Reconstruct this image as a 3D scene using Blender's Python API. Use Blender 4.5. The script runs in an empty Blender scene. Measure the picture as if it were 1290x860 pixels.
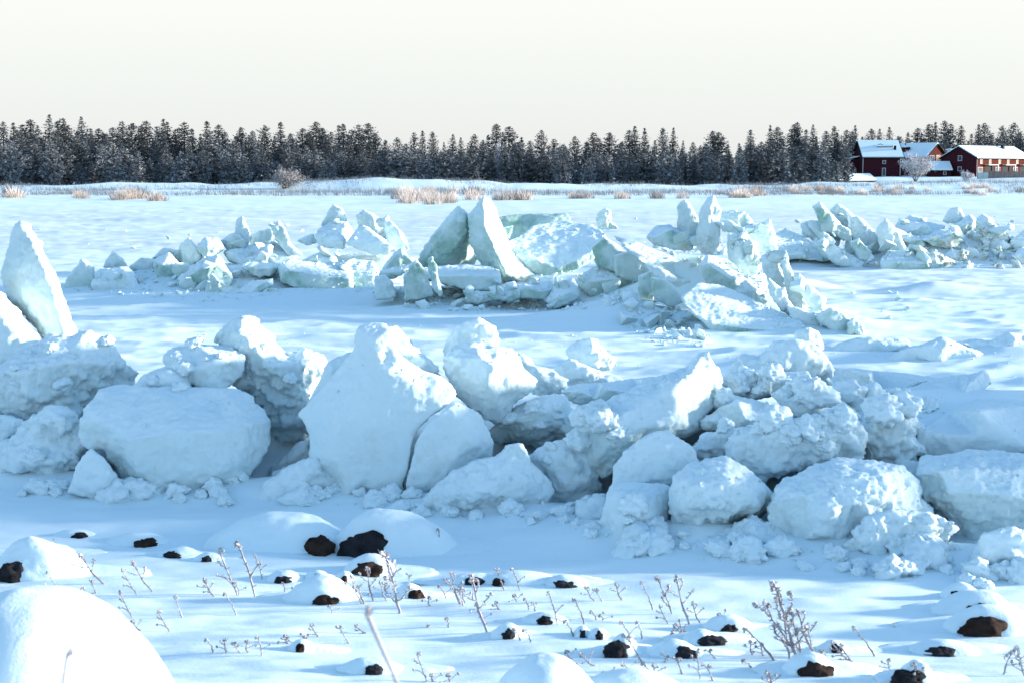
import bpy, bmesh, math, random
import numpy as np
from mathutils import Vector, Matrix
from mathutils.geometry import delaunay_2d_cdt

random.seed(7); RNG = np.random.default_rng(7)
SC = bpy.context.scene
COL = SC.collection

# ------------------------------------------------------------------ camera
F = 1290 * 50 / 36.0            # focal length in photograph pixels
CH = 3.6                        # eye height above the ice
HY = 213.0                      # horizon row
PITCH = math.atan((430 - HY) / F)
cam = bpy.data.cameras.new('camera'); camo = bpy.data.objects.new('camera', cam); COL.objects.link(camo)
cam.lens = 50; cam.sensor_width = 36; cam.clip_start = 0.1; cam.clip_end = 20000
camo.location = (0, 0, CH); camo.rotation_euler = (math.pi / 2 - PITCH, 0, 0)
cam.dof.use_dof = True; cam.dof.focus_distance = 27; cam.dof.aperture_fstop = 5.0
SC.camera = camo
# ------------------------------------------------------------------ sky
SUN_EL = math.radians(8.5); SUN_AZ = math.radians(85)     # azimuth clockwise from the view direction
w = bpy.data.worlds.new('World'); SC.world = w; w.use_nodes = True
nt = w.node_tree; bg = nt.nodes['Background']
sky = nt.nodes.new('ShaderNodeTexSky'); sky.sky_type = 'NISHITA'; sky.sun_disc = False
sky.sun_elevation = SUN_EL; sky.sun_rotation = SUN_AZ
sky.air_density = 1.2; sky.dust_density = 0.3; sky.ozone_density = 2.7; sky.altitude = 0
# a thin pale frost haze lies over the low sky and thins out upward
tc = nt.nodes.new('ShaderNodeTexCoord'); sx = nt.nodes.new('ShaderNodeSeparateXYZ'); nt.links.new(tc.outputs['Generated'], sx.inputs[0])
mr = nt.nodes.new('ShaderNodeMapRange'); mr.interpolation_type = 'SMOOTHSTEP'; nt.links.new(sx.outputs[2], mr.inputs[0])
for k, v in ((1, 0.09), (2, 0.40), (3, 0.95), (4, 0.0)): mr.inputs[k].default_value = v
mx = nt.nodes.new('ShaderNodeMix'); mx.data_type = 'RGBA'; nt.links.new(mr.outputs[0], mx.inputs[0])
nt.links.new(sky.outputs[0], mx.inputs[6]); 
m2 = nt.nodes.new('ShaderNodeMapRange'); nt.links.new(sx.outputs[2], m2.inputs[0]); m2.inputs[1].default_value = 0.01; m2.inputs[2].default_value = 0.13
hz = nt.nodes.new('ShaderNodeMix'); hz.data_type = 'RGBA'; nt.links.new(m2.outputs[0], hz.inputs[0])
hz.inputs[6].default_value = (1.66, 1.74, 1.78, 1); hz.inputs[7].default_value = (2.08, 2.07, 1.96, 1); nt.links.new(hz.outputs[2], mx.inputs[7])
nt.links.new(mx.outputs[2], bg.inputs[0]); bg.inputs[1].default_value = 0.15
# ------------------------------------------------------------------ sun
sl = bpy.data.lights.new('sun', 'SUN'); so = bpy.data.objects.new('sun', sl); COL.objects.link(so)
sl.energy = 3.9; sl.angle = math.radians(5.0); sl.color = (1.0, 0.9, 0.78)
tosun = Vector((math.sin(SUN_AZ) * math.cos(SUN_EL), math.cos(SUN_AZ) * math.cos(SUN_EL), math.sin(SUN_EL)))
so.rotation_euler = tosun.to_track_quat('Z', 'Y').to_euler(); so.location = (40, 20, 30)
# ------------------------------------------------------------------ exposure
vs = SC.view_settings; vs.view_transform = 'Standard'; vs.look = 'None'; vs.gamma = 1.0; vs.exposure = 1.68
vs.use_curve_mapping = False
SC.cycles.use_denoising = True
SC.cycles.max_bounces = 8; SC.cycles.diffuse_bounces = 2; SC.cycles.transparent_max_bounces = 8

# ------------------------------------------------------------------ numpy noise
def _h(ix, iy, iz, seed):
    n = (ix.astype(np.uint32) * np.uint32(374761393) + iy.astype(np.uint32) * np.uint32(668265263)
         + iz.astype(np.uint32) * np.uint32(2147483647 - 1274126177) + np.uint32((seed * 144665) & 0xffffffff))
    n = (n ^ (n >> np.uint32(13))) * np.uint32(1274126177)
    n = (n ^ (n >> np.uint32(16))) * np.uint32(2246822519)
    n = n ^ (n >> np.uint32(13))
    return n
_G = np.random.default_rng(3).normal(size=(256, 3)); _G /= np.linalg.norm(_G, axis=1)[:, None]
def perlin(p, seed=0):
    """gradient noise, about -1..1"""
    i = np.floor(p).astype(np.int64); f = p - i; u = f * f * f * (f * (f * 6 - 15) + 10)
    r = 0
    for dx in (0, 1):
        wx = u[:, 0] if dx else 1 - u[:, 0]
        for dy in (0, 1):
            wy = u[:, 1] if dy else 1 - u[:, 1]
            for dz in (0, 1):
                wz = u[:, 2] if dz else 1 - u[:, 2]
                g = _G[_h(i[:, 0] + dx, i[:, 1] + dy, i[:, 2] + dz, seed) & np.uint32(255)]
                r = r + wx * wy * wz * (g[:, 0] * (f[:, 0] - dx) + g[:, 1] * (f[:, 1] - dy) + g[:, 2] * (f[:, 2] - dz))
    return r * 1.5
def fbm(p, oct=4, seed=0, gain=0.5):
    a = 1.0; r = 0
    for k in range(oct):
        r = r + a * perlin(p * 2.03 ** k + 17.1 * k, seed + k); a *= gain
    return r
def billow(p, oct=3, seed=0, gain=0.5):
    a = 1.0; r = 0
    for k in range(oct):
        r = r + a * (np.sqrt(perlin(p * 2.1 ** k + 9.7 * k, seed + k) ** 2 + .005) * 2 - 0.55); a *= gain
    return r
def sstep(a, b, x):
    t = np.clip((x - a) / (b - a), 0, 1); return t * t * (3 - 2 * t)

# ------------------------------------------------------------------ pixels of the photograph to places
CT, ST = math.cos(PITCH), math.sin(PITCH)
def ray(px, py):
    u = (px - 645) / F; v = (430 - py) / F
    return Vector((u, CT + v * ST, -ST + v * CT))
def P(px, py, D):
    r = ray(px, py); return Vector((0, 0, CH)) + r * (D / r.y)
MOUNDS = [  # x, y, spread x, spread y, height: snow banked up inside and around the ridges
    (-5.9, 18.4, 1.6, .8, .40), (-3.2, 18.2, 1.6, .7, .3), (-1.2, 17.6, 1.0, .7, .3), (0.4, 17.2, 1.2, .7, .35),
    (2.0, 16.8, 1.0, .8, .4), (3.8, 16.4, 1.3, 1.2, .42), (5.6, 16.8, 1.5, 1.6, .48), (8.0, 18, 2.5, 2.5, .55),
    (5.0, 25.5, 1.8, 1.5, .2), (8.5, 25.0, 2.0, 1.2, .3), (11.5, 25.5, 2.0, 1.3, .35), (2.4, 20.5, 1.4, 1.4, .2),
    (-1.9, 38.6, 1.2, .8, .3), (.4, 38.8, 1.2, .8, .45), (2.2, 39.0, 1.4, .9, .5), (3.2, 37.4, .9, .8, .45), (4.5, 35.9, 1.1, .65, 1.15),
    (6.1, 35.2, 1.0, .8, .7), (5.0, 32.4, 1.2, .8, .12), (2.5, 33.4, 1.1, .9, .42), (7.2, 32.4, 1.2, .8, .2), (-4.6, 39.6, 1.5, .9, .2),
    (-11.8, 42.0, 1.4, .9, .25), (-9.8, 41.8, 1.5, 1.0, .38), (-7.6, 42.0, 1.6, 1.2, .48), (-6.0, 43.6, 1.8, 1.3, .5), (-10.5, 39.8, 1.6, .8, .10), (-7.6, 39.0, 1.6, .7, .08), (-5.0, 50, 1.8, 1.4, .6),
    (-9.0, 38.4, 1.5, .9, .1), (10.2, 53.4, 1.2, 1.0, .2), (12.2, 53.9, 1.5, 1.0, .45), (15.0, 53.8, 1.3, .9, .75), (17.6, 54.0, 1.5, 1.0, .95), (21, 54.5, 2.0, 1.4, .7),
    (-23, 222, 9, 7, 1.0), (-6, 224, 11, 6, .6), (-47, 228, 14, 6, .5), (30, 228, 12, 6, .4), (-70, 226, 12, 6, .35), (60, 214, 10, 6, .5), (80, 216, 9, 7, .5),
    (8.7, 43.0, .6, .5, .25), (12.2, 41.2, .9, .6, .3), (-23, 100, 4, 2, .35), (-36, 92, 5, 2.5, .3),
]
for _px, _row in ((-40, 612), (60, 617), (150, 622), (230, 626), (320, 628), (400, 632), (480, 640), (560, 648), (640, 654), (720, 668), (780, 692), (860, 700), (940, 706), (1040, 714), (1130, 722), (1220, 736), (1320, 742)):
    _d = CH * F / (_row - HY); MOUNDS.append(((_px - 645) / F * _d, _d + .12, .55, .26, .11))
def terr(x, y):
    x = np.asarray(x, float).ravel(); y = np.asarray(y, float).ravel()
    z = 2.0 * (np.clip(13.5 - y, 0, 40) / 12.0) ** 1.6
    z = np.minimum(z, 2.2 + .04 * np.clip(-y, 0, 50))
    d = sstep(168, 236, y)
    z = z + d * (.62 + sstep(25, 62, x) * (.35 + 1.1 * sstep(263, 284, y)))
    n = fbm(np.c_[x * .045, y * .06, 0 * x], 3, 11)
    z = z + d * n * .5 + d * (1 - sstep(240, 262, y)) * .28 * np.abs(fbm(np.c_[x * .11, y * .2, 0 * x + 4], 3, 15))
    flat = 1 - d
    near = sstep(6, 14, y) * flat
    z = z + flat * sstep(30, 60, y) * .07 * fbm(np.c_[x * .10, y * .12, 0 * x + 3], 3, 5)
    far_rough = sstep(58, 75, y) * (1 - sstep(120, 150, y))
    rp = sstep(.05, .5, perlin(np.c_[x * .05, y * .035, 0 * x + 7], 9) + .15)
    z = z + far_rough * rp * .05 * np.maximum(0, billow(np.c_[x * .55, y * .4, 0 * x], 3, 31))
    z = z + near * .06 * fbm(np.c_[x * .28 + y * .06, y * .55, 0 * x], 3, 2)
    z = z + .028 * fbm(np.c_[x * .9, y * 2.0, 0 * x + 1], 3, 21) * (1 - sstep(60, 160, y))
    # wind-cut drifts between the ridges
    dr = sstep(19, 23, y) * (1 - sstep(45, 55, y))
    q = perlin(np.c_[x * .22 + y * .12, y * .5 - x * .10, 0 * x + 5], 41)
    z = z + dr * .08 * (1 - np.abs(q) * 2.0).clip(0) ** 2
    q2 = perlin(np.c_[x * .6 + y * .3, y * 1.5 - x * .3, 0 * x + 5], 43)
    z = z + dr * .03 * (1 - np.abs(q2) * 2.0).clip(0) ** 2
    # unseen snow bank added off to the right to put the near ridge in shade
    z = z + 4.0 * np.exp(-.5 * ((x - 20) / 3.2) ** 2) * sstep(12.2, 15, y) * (1 - sstep(20.3, 23.5, y))
    for mx, my, sx, sy, h in MOUNDS:
        e = np.exp(-.5 * (((x - mx) / sx) ** 2 + ((y - my) / sy) ** 2))
        z = z + h * e
    return z
def tz(x, y): return float(terr([x], [y])[0])
_YS = np.r_[np.arange(2.5, 60, .06), np.arange(60, 420, .5)]
def G(px, py):
    """the point of the ground seen at that pixel"""
    r = ray(px, py); t = _YS / r.y
    z = CH + r.z * t; g = terr(r.x * t, _YS)
    k = np.nonzero(z <= g)[0]
    k = k[0] if len(k) else len(_YS) - 1
    return Vector((r.x * t[k], _YS[k], float(g[k])))
# crops the outlines were read from: x0, y0, scale
CR = {0: (0, 0, 1.0), 1: (0, 240, 2.0465), 2: (340, 380, 2.804), 3: (680, 400, 2.6875), 4: (940, 400, 2.529), 5: (60, 230, 2.804),
      6: (480, 230, 4.031), 7: (740, 230, 3.583), 8: (970, 130, 3.74), 'A': (0, 640, 3.909), 'B': (250, 630, 3.583),
      'C': (580, 640, 3.583), 'D': (930, 650, 3.583), 'H': (1060, 150, 5.609)}
def C2(c, x, y):
    a, b, s = CR[c]; return a + x / s, b + y / s

# ------------------------------------------------------------------ object helpers
def tag(o, label=None, cat=None, group=None, kind=None):
    if label: o['label'] = label
    if cat: o['category'] = cat
    if group: o['group'] = group
    if kind: o['kind'] = kind
    elif cat: o['kind'] = 'thing'
    return o
def link(name, me, parent=None, loc=None):
    o = bpy.data.objects.new(name, me); COL.objects.link(o)
    if parent: o.parent = parent
    if loc is not None: o.location = loc
    return o
def empty(name, loc, rz=0):
    o = bpy.data.objects.new(name, None); COL.objects.link(o); o.location = loc; o.rotation_euler.z = rz
    o.empty_display_size = .2; return o
def copy_tree(o, parent=None):
    c = o.copy(); COL.objects.link(c); c.parent = parent
    for ch in o.children: copy_tree(ch, c)
    return c
class MB:
    def __init__(s): s.v = []; s.f = []; s.m = []
    def add(s, vs, fs, mi=0):
        n = len(s.v); s.v += [tuple(v) for v in vs]; s.f += [tuple(n + i for i in f) for f in fs]; s.m += [mi] * len(fs)
    def box(s, x0, x1, y0, y1, z0, z1, mi=0):
        s.add([(x0, y0, z0), (x1, y0, z0), (x1, y1, z0), (x0, y1, z0), (x0, y0, z1), (x1, y0, z1), (x1, y1, z1), (x0, y1, z1)],
              [(0, 3, 2, 1), (4, 5, 6, 7), (0, 1, 5, 4), (1, 2, 6, 5), (2, 3, 7, 6), (3, 0, 4, 7)], mi)
    def tube(s, pts, rad, n=6, mi=0, cap=True):
        pts = [Vector(p) for p in pts]; rings = []
        for i, p in enumerate(pts):
            d = (pts[min(i + 1, len(pts) - 1)] - pts[max(i - 1, 0)]).normalized()
            a = d.cross(Vector((0, 0, 1)) if abs(d.z) < .9 else Vector((1, 0, 0))).normalized(); b = d.cross(a)
            r = rad[i] if isinstance(rad, (list, tuple)) else rad
            rings.append([p + (a * math.cos(k * 2 * math.pi / n) + b * math.sin(k * 2 * math.pi / n)) * r for k in range(n)])
        vs = [v for r in rings for v in r]; fs = []
        for i in range(len(rings) - 1):
            for k in range(n):
                fs.append((i * n + k, i * n + (k + 1) % n, (i + 1) * n + (k + 1) % n, (i + 1) * n + k))
        if cap: fs += [tuple(range(n - 1, -1, -1)), tuple((len(rings) - 1) * n + k for k in range(n))]
        s.add(vs, fs, mi)
    def mesh(s, name, mats, smooth=False):
        me = bpy.data.meshes.new(name); me.from_pydata(s.v, [], s.f)
        for m in (mats if isinstance(mats, (list, tuple)) else [mats]): me.materials.append(m)
        me.polygons.foreach_set('material_index', s.m)
        if smooth: me.polygons.foreach_set('use_smooth', [True] * len(s.f))
        me.update(); return me
    def build(s, name, mats, parent=None, smooth=False, loc=None): return link(name, s.mesh(name, mats, smooth), parent, loc)

# ------------------------------------------------------------------ materials
def mat(name):
    m = bpy.data.materials.new(name); m.use_nodes = True; n = m.node_tree.nodes; l = m.node_tree.links
    return m, n, l, n['Principled BSDF']
def noise_node(n, l, scale, detail=4, rough=.55, vec=None):
    t = n.new('ShaderNodeTexNoise'); t.inputs['Scale'].default_value = scale; t.inputs['Detail'].default_value = detail
    t.inputs['Roughness'].default_value = rough
    if vec is not None: l.new(vec, t.inputs['Vector'])
    return t
def ramp(n, l, src, stops):
    r = n.new('ShaderNodeValToRGB'); e = r.color_ramp.elements
    while len(e) < len(stops): e.new(.5)
    for k, (p, c) in enumerate(stops):
        e[k].position = p; e[k].color = (*c, 1) if len(c) == 3 else c
    l.new(src, r.inputs[0]); return r
def mixc(n, l, fac, a, b):
    m = n.new('ShaderNodeMix'); m.data_type = 'RGBA'
    for s, v in ((m.inputs[0], fac), (m.inputs[6], a), (m.inputs[7], b)):
        if hasattr(v, 'is_linked'): l.new(v, s)
        elif isinstance(v, (int, float)): s.default_value = v
        else: s.default_value = (*v, 1)
    return m.outputs[2]
def math_(n, l, op, a, b=None, clamp=False):
    m = n.new('ShaderNodeMath'); m.operation = op; m.use_clamp = clamp
    for k, v in enumerate((a, b)):
        if v is None: continue
        if hasattr(v, 'is_linked'): l.new(v, m.inputs[k])
        else: m.inputs[k].default_value = v
    return m.outputs[0]
SNOW = (.80, .875, .93)
def make_snow():
    m, n, l, b = mat('snow'); geo = n.new('ShaderNodeNewGeometry')
    t = noise_node(n, l, .5, 5, .6, geo.outputs['Position'])
    c = ramp(n, l, t.outputs[0], [(.3, (.70, .87, .935)), (.7, (.77, .905, .95))])
    l.new(c.outputs[0], b.inputs['Base Color']); b.inputs['Roughness'].default_value = .65
    b.inputs['Specular IOR Level'].default_value = .25
    t1 = noise_node(n, l, 7, 5, .6, geo.outputs['Position']); t2 = noise_node(n, l, 60, 4, .7, geo.outputs['Position'])
    h = math_(n, l, 'ADD', t1.outputs[0], math_(n, l, 'MULTIPLY', t2.outputs[0], .25))
    bp = n.new('ShaderNodeBump'); bp.inputs['Strength'].default_value = .35; bp.inputs['Distance'].default_value = .03
    l.new(h, bp.inputs['Height']); l.new(bp.outputs[0], b.inputs['Normal'])
    return m
def make_ground():
    m, n, l, b = mat('ground_snow'); geo = n.new('ShaderNodeNewGeometry')
    t = noise_node(n, l, .12, 5, .6, geo.outputs['Position'])
    mp = n.new('ShaderNodeMapping'); mp.inputs['Scale'].default_value = (.35, 1.4, 1); l.new(geo.outputs['Position'], mp.inputs[0])
    ts = noise_node(n, l, 1.2, 5, .62, mp.outputs[0])
    c = ramp(n, l, t.outputs[0], [(.3, (.71, .872, .935)), (.7, (.77, .905, .95))])
    # bare, wind-polished ice showing greyer between the snow patches far out
    at = n.new('ShaderNodeAttribute'); at.attribute_name = 'bare'
    f = math_(n, l, 'MULTIPLY', at.outputs['Fac'], ramp(n, l, ts.outputs[0], [(.42, (0, 0, 0)), (.6, (1, 1, 1))]).outputs[0])
    l.new(mixc(n, l, f, c.outputs[0], (.60, .67, .74)), b.inputs['Base Color'])
    b.inputs['Roughness'].default_value = .6; b.inputs['Specular IOR Level'].default_value = .25
    t2 = noise_node(n, l, 35, 4, .7, geo.outputs['Position'])
    h = math_(n, l, 'ADD', ts.outputs[0], math_(n, l, 'MULTIPLY', t2.outputs[0], .12))
    bp = n.new('ShaderNodeBump'); bp.inputs['Strength'].default_value = .32; bp.inputs['Distance'].default_value = .06
    l.new(h, bp.inputs['Height']); l.new(bp.outputs[0], b.inputs['Normal'])
    return m
def make_ice():
    """snow crust over pale green sea ice; 'ice' and 'dirt' are painted per vertex from the block's own broken edges"""
    m, n, l, b = mat('ice'); geo = n.new('ShaderNodeNewGeometry')
    at = n.new('ShaderNodeAttribute'); at.attribute_name = 'ice'; ad = n.new('ShaderNodeAttribute'); ad.attribute_name = 'dirt'
    t = noise_node(n, l, 2.2, 5, .65, geo.outputs['Position']); t3 = noise_node(n, l, 9, 5, .7, geo.outputs['Position'])
    f = math_(n, l, 'MULTIPLY', at.outputs['Fac'], ramp(n, l, t.outputs[0], [(.30, (.35, .35, .35)), (.55, (1, 1, 1))]).outputs[0])
    icec = ramp(n, l, t3.outputs[0], [(.3, (.20, .40, .34)), (.7, (.42, .61, .53))])
    snowc = ramp(n, l, t.outputs[0], [(.3, (.71, .872, .93)), (.7, (.77, .905, .945))])
    c = mixc(n, l, f, snowc.outputs[0], icec.outputs[0])
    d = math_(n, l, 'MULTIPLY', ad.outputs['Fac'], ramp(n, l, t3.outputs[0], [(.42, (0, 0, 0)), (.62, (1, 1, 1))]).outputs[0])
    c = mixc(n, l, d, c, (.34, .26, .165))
    l.new(c, b.inputs['Base Color'])
    b.inputs['Specular IOR Level'].default_value = .3
    l.new(math_(n, l, 'SUBTRACT', .65, math_(n, l, 'MULTIPLY', f, .3)), b.inputs['Roughness'])
    t2 = noise_node(n, l, 32, 5, .75, geo.outputs['Position'])
    h = math_(n, l, 'ADD', t3.outputs[0], math_(n, l, 'MULTIPLY', t2.outputs[0], .35))
    bp = n.new('ShaderNodeBump'); bp.inputs['Strength'].default_value = .45; bp.inputs['Distance'].default_value = .04
    l.new(h, bp.inputs['Height']); l.new(bp.outputs[0], b.inputs['Normal'])
    return m
def simple(name, col, rough=.7, var=0, scale=4, bump=0):
    m, n, l, b = mat(name); b.inputs['Roughness'].default_value = rough; b.inputs['Specular IOR Level'].default_value = .25 if rough < .4 else .04
    if var or bump:
        geo = n.new('ShaderNodeNewGeometry'); t = noise_node(n, l, scale, 5, .65, geo.outputs['Position'])
        lo = tuple(max(0, c * (1 - var)) for c in col); hi = tuple(min(1, c * (1 + var)) for c in col)
        l.new(ramp(n, l, t.outputs[0], [(.3, lo), (.7, hi)]).outputs[0], b.inputs['Base Color'])
        if bump:
            bp = n.new('ShaderNodeBump'); bp.inputs['Strength'].default_value = bump; bp.inputs['Distance'].default_value = .03
            l.new(t.outputs[0], bp.inputs['Height']); l.new(bp.outputs[0], b.inputs['Normal'])
    else: b.inputs['Base Color'].default_value = (*col, 1)
    return m
def make_foliage(name, dark, frost, amount):
    m, n, l, b = mat(name); at = n.new('ShaderNodeAttribute'); at.attribute_name = 'frost'
    oi = n.new('ShaderNodeObjectInfo')
    f = math_(n, l, 'MULTIPLY', at.outputs['Fac'], math_(n, l, 'ADD', amount * .6, math_(n, l, 'MULTIPLY', oi.outputs['Random'], amount * .8)), True)
    l.new(mixc(n, l, f, dark, frost), b.inputs['Base Color'])
    b.inputs['Roughness'].default_value = .8; b.inputs['Specular IOR Level'].default_value = .1
    return m
M_SNOW = make_snow(); M_GROUND = make_ground(); M_ICE = make_ice()
M_ROCK = simple('rock', (.022, .023, .027), .8, .6, 9, .6); M_ROCKB = simple('rock_brown', (.034, .023, .019), .8, .6, 9, .6)
M_NEEDLE = make_foliage('needles', (.022, .031, .036), (.34, .40, .45), .58)
M_NEEDLE2 = make_foliage('needles_frosted', (.028, .037, .043), (.46, .51, .56), .80)
M_BARK = simple('bark', (.06, .045, .038), .9, .4, 6)
M_FROST = make_foliage('frosted_twigs', (.20, .17, .16), (.66, .68, .72), 1.0)
M_STEM = make_foliage('frosted_stem', (.13, .10, .095), (.46, .46, .51), .9)
M_HEAD = make_foliage('seed_head', (.085, .062, .052), (.56, .56, .60), .95)
M_GRASS = make_foliage('dune_grass', (.30, .245, .20), (.58, .545, .54), .95)
M_REDWALL = simple('red_cladding', (.085, .017, .011), .8, .25, 3); M_REDDARK = simple('maroon_and_shaded_red', (.046, .012, .018), .8, .25, 3)  # maroon also serves as the shaded red of the long house gable
M_WHITEP = simple('white_paint', (.50, .50, .49), .5); M_GLASS = simple('window_glass', (.05, .07, .09), .08); M_DARK = simple('black_metal_and_shade', (.018, .018, .022), .6)  # the black also paints the shade in the porch openings
M_TEAL = simple('pale_glass_fence', (.42, .52, .52), .3); M_BOARD = simple('weathered_boards', (.23, .19, .175), .8, .25, 2); M_CURTAIN = simple('warm_blind', (.36, .28, .19), .7)

# ------------------------------------------------------------------ ground: one sheet from behind the camera to the horizon
def build_ground():
    ys = [-300, -120, -50, -20, -8, -3, 0, 2.5, 5]
    y = 5.0
    while y < 8000:
        ys.append(y + .0); y += max(.035, .0042 * y) if y < 60 else (.0085 * y if y < 260 else .08 * y)
    ys = np.array(ys[:-1])
    us = np.r_[np.linspace(-3, -.62, 18), np.linspace(-.6, -.40, 26), np.linspace(-.395, .395, 420), np.linspace(.40, .6, 26), np.linspace(.62, 3, 18)]
    wd = np.maximum(ys, 0) + 1.5 + np.where(ys < 0, -ys * .8, 0)
    X = us[None, :] * wd[:, None]; Y = np.repeat(ys[:, None], len(us), 1)
    Z = terr(X, Y).reshape(X.shape)
    nr, nc = X.shape
    v = np.c_[X.ravel(), Y.ravel(), Z.ravel()]
    a = (np.arange(nr - 1)[:, None] * nc + np.arange(nc - 1)[None, :]).ravel()
    f = np.c_[a, a + 1, a + nc + 1, a + nc]
    me = bpy.data.meshes.new('snow_ground'); me.vertices.add(len(v)); me.vertices.foreach_set('co', v.ravel())
    me.loops.add(f.size); me.loops.foreach_set('vertex_index', f.ravel().astype(np.int32))
    me.polygons.add(len(f)); me.polygons.foreach_set('loop_start', np.arange(0, f.size, 4, dtype=np.int32))
    me.update(); me.validate(); me.polygons.foreach_set('use_smooth', [True] * len(f))
    x, y = v[:, 0], v[:, 1]
    bare = sstep(36, 42, y) * (1 - sstep(53, 60, y)) * sstep(4, 8, x) * .55 + sstep(58, 66, y) * (1 - sstep(110, 140, y)) * .9
    at = me.attributes.new('bare', 'FLOAT', 'POINT'); at.data.foreach_set('value', bare.astype(np.float32))
    me.materials.append(M_GROUND)
    return tag(link('snow_ground', me), 'snow covered frozen shore and sea ice reaching to the dunes', kind='structure')
build_ground()

# ------------------------------------------------------------------ ice blocks
QUEUE = []
def inside(pt, poly):
    x, y = pt; c = False; j = len(poly) - 1
    for i in range(len(poly)):
        xi, yi = poly[i][:2]; xj, yj = poly[j][:2]
        if (yi > y) != (yj > y) and x < (xj - xi) * (y - yi) / (yj - yi + 1e-9) + xi: c = not c
        j = i
    return c
def block(label, crop, D, th, outline, inner=None, rough=1.0, soft=4, vox=None, ice=.35, dirt=.25, name='ice_block', cat='ice block',
          bulge=None, back=.82, group=None, dz=0, top=False):
    """A block traced as outline + relief points (x, y, depth offset in metres) at its own distance D, th metres deep."""
    D += {5: (-1.0 if D < 45 else 0), 6: 1.3, 7: -1.3, 8: -.6}.get(crop, 0)
    a0, b0, s0 = CR[crop]
    out = [(p[0], p[1], p[2] if len(p) > 2 else 0.0) for p in outline]
    cx = sum(p[0] for p in out) / len(out); cy = sum(p[1] for p in out) / len(out)
    wpx = (max(p[0] for p in out) - min(p[0] for p in out)); hpx = (max(p[1] for p in out) - min(p[1] for p in out))
    size = math.sqrt(wpx * hpx) / s0 * D / F
    gx, gy = 1 + 1.6 / (wpx / s0), 1 + 1.6 / (hpx / s0)
    out = [(cx + (p[0] - cx) * gx, cy + (p[1] - cy) * gy, p[2]) for p in out]
    if inner is None:
        bu = bulge if bulge is not None else .16 * size
        inner = []
        for k, p in enumerate(out):
            q = (cx + (p[0] - cx) * .68, cy + (p[1] - cy) * .68)
            if k % 2 == 0 and inside(q, out): inner.append((*q, -bu * random.uniform(.6, 1.2)))
        if inside((cx, cy), out): inner.append((cx, cy, -bu * 1.15))
    pts = out + list(inner)
    v2 = [Vector((p[0], -p[1])) for p in pts]
    ov, oe, of, orv, _, _ = delaunay_2d_cdt(v2, [], [list(range(len(out)))], 1, 1e-4)
    def w3(x, y, dd): return P(a0 + x / s0, b0 + y / s0, D + dd)
    bm = bmesh.new(); front = []; n0 = len(out); rep = {}
    for k, v in enumerate(ov):
        if orv[k]:
            i = orv[k][0]; dd = pts[i][2]
            for j in orv[k]: rep[j] = k
        else:
            i = min(range(len(pts)), key=lambda j: (v2[j] - v).length); dd = pts[i][2]
        front.append(bm.verts.new(w3(v.x, -v.y, dd)))
    for f in of:
        try: bm.faces.new([front[i] for i in f])
        except ValueError: pass
    bk = [bm.verts.new(w3(cx + (p[0] - cx) * back, cy + (p[1] - cy) * back, th + p[2] * .5)) for p in out]
    ov2, _, of2, orv2, _, _ = delaunay_2d_cdt([Vector((p[0], -p[1])) for p in out], [], [list(range(n0))], 1, 1e-4)
    m2 = {k: orv2[k][0] for k in range(len(ov2)) if orv2[k]}
    for f in of2:
        if all(i in m2 for i in f):
            try: bm.faces.new([bk[m2[i]] for i in f][::-1])
            except ValueError: pass
    for i in range(n0):
        j = (i + 1) % n0
        if i in rep and j in rep and rep[i] != rep[j]:
            try: bm.faces.new([front[rep[j]], front[rep[i]], bk[i], bk[j]])
            except ValueError: pass
    bmesh.ops.recalc_face_normals(bm, faces=bm.faces)
    me = bpy.data.meshes.new('raw'); bm.to_mesh(me); bm.free()
    o = bpy.data.objects.new('raw', me); COL.objects.link(o)
    if vox is None: vox = min(max(.0017 * D if soft > 1 else .0012 * D, size / 62), size / 18)
    r = o.modifiers.new('r', 'REMESH'); r.mode = 'VOXEL'; r.voxel_size = vox
    if soft:
        s = o.modifiers.new('s', 'SMOOTH'); s.factor = .5; s.iterations = max(1, soft - 1)
    QUEUE.append(dict(o=o, label=label, rough=rough, size=size, ice=ice, dirt=dirt, name=name, cat=cat, group=group, D=D, vox=vox, th=th, dz=dz, top=top))
def slab(label, crop, D, th, outline, inner=None, **k):
    k.setdefault('rough', .6); k['soft'] = 0; k['ice'] = min(1, k.get('ice', .8) * 1.25 + .05); k.setdefault('dirt', .15)
    k.setdefault('name', 'ice_slab'); k.setdefault('cat', 'ice slab'); k.setdefault('back', .9); k.setdefault('bulge', .05)
    block(label, crop, D, th, outline, inner, **k)
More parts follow.
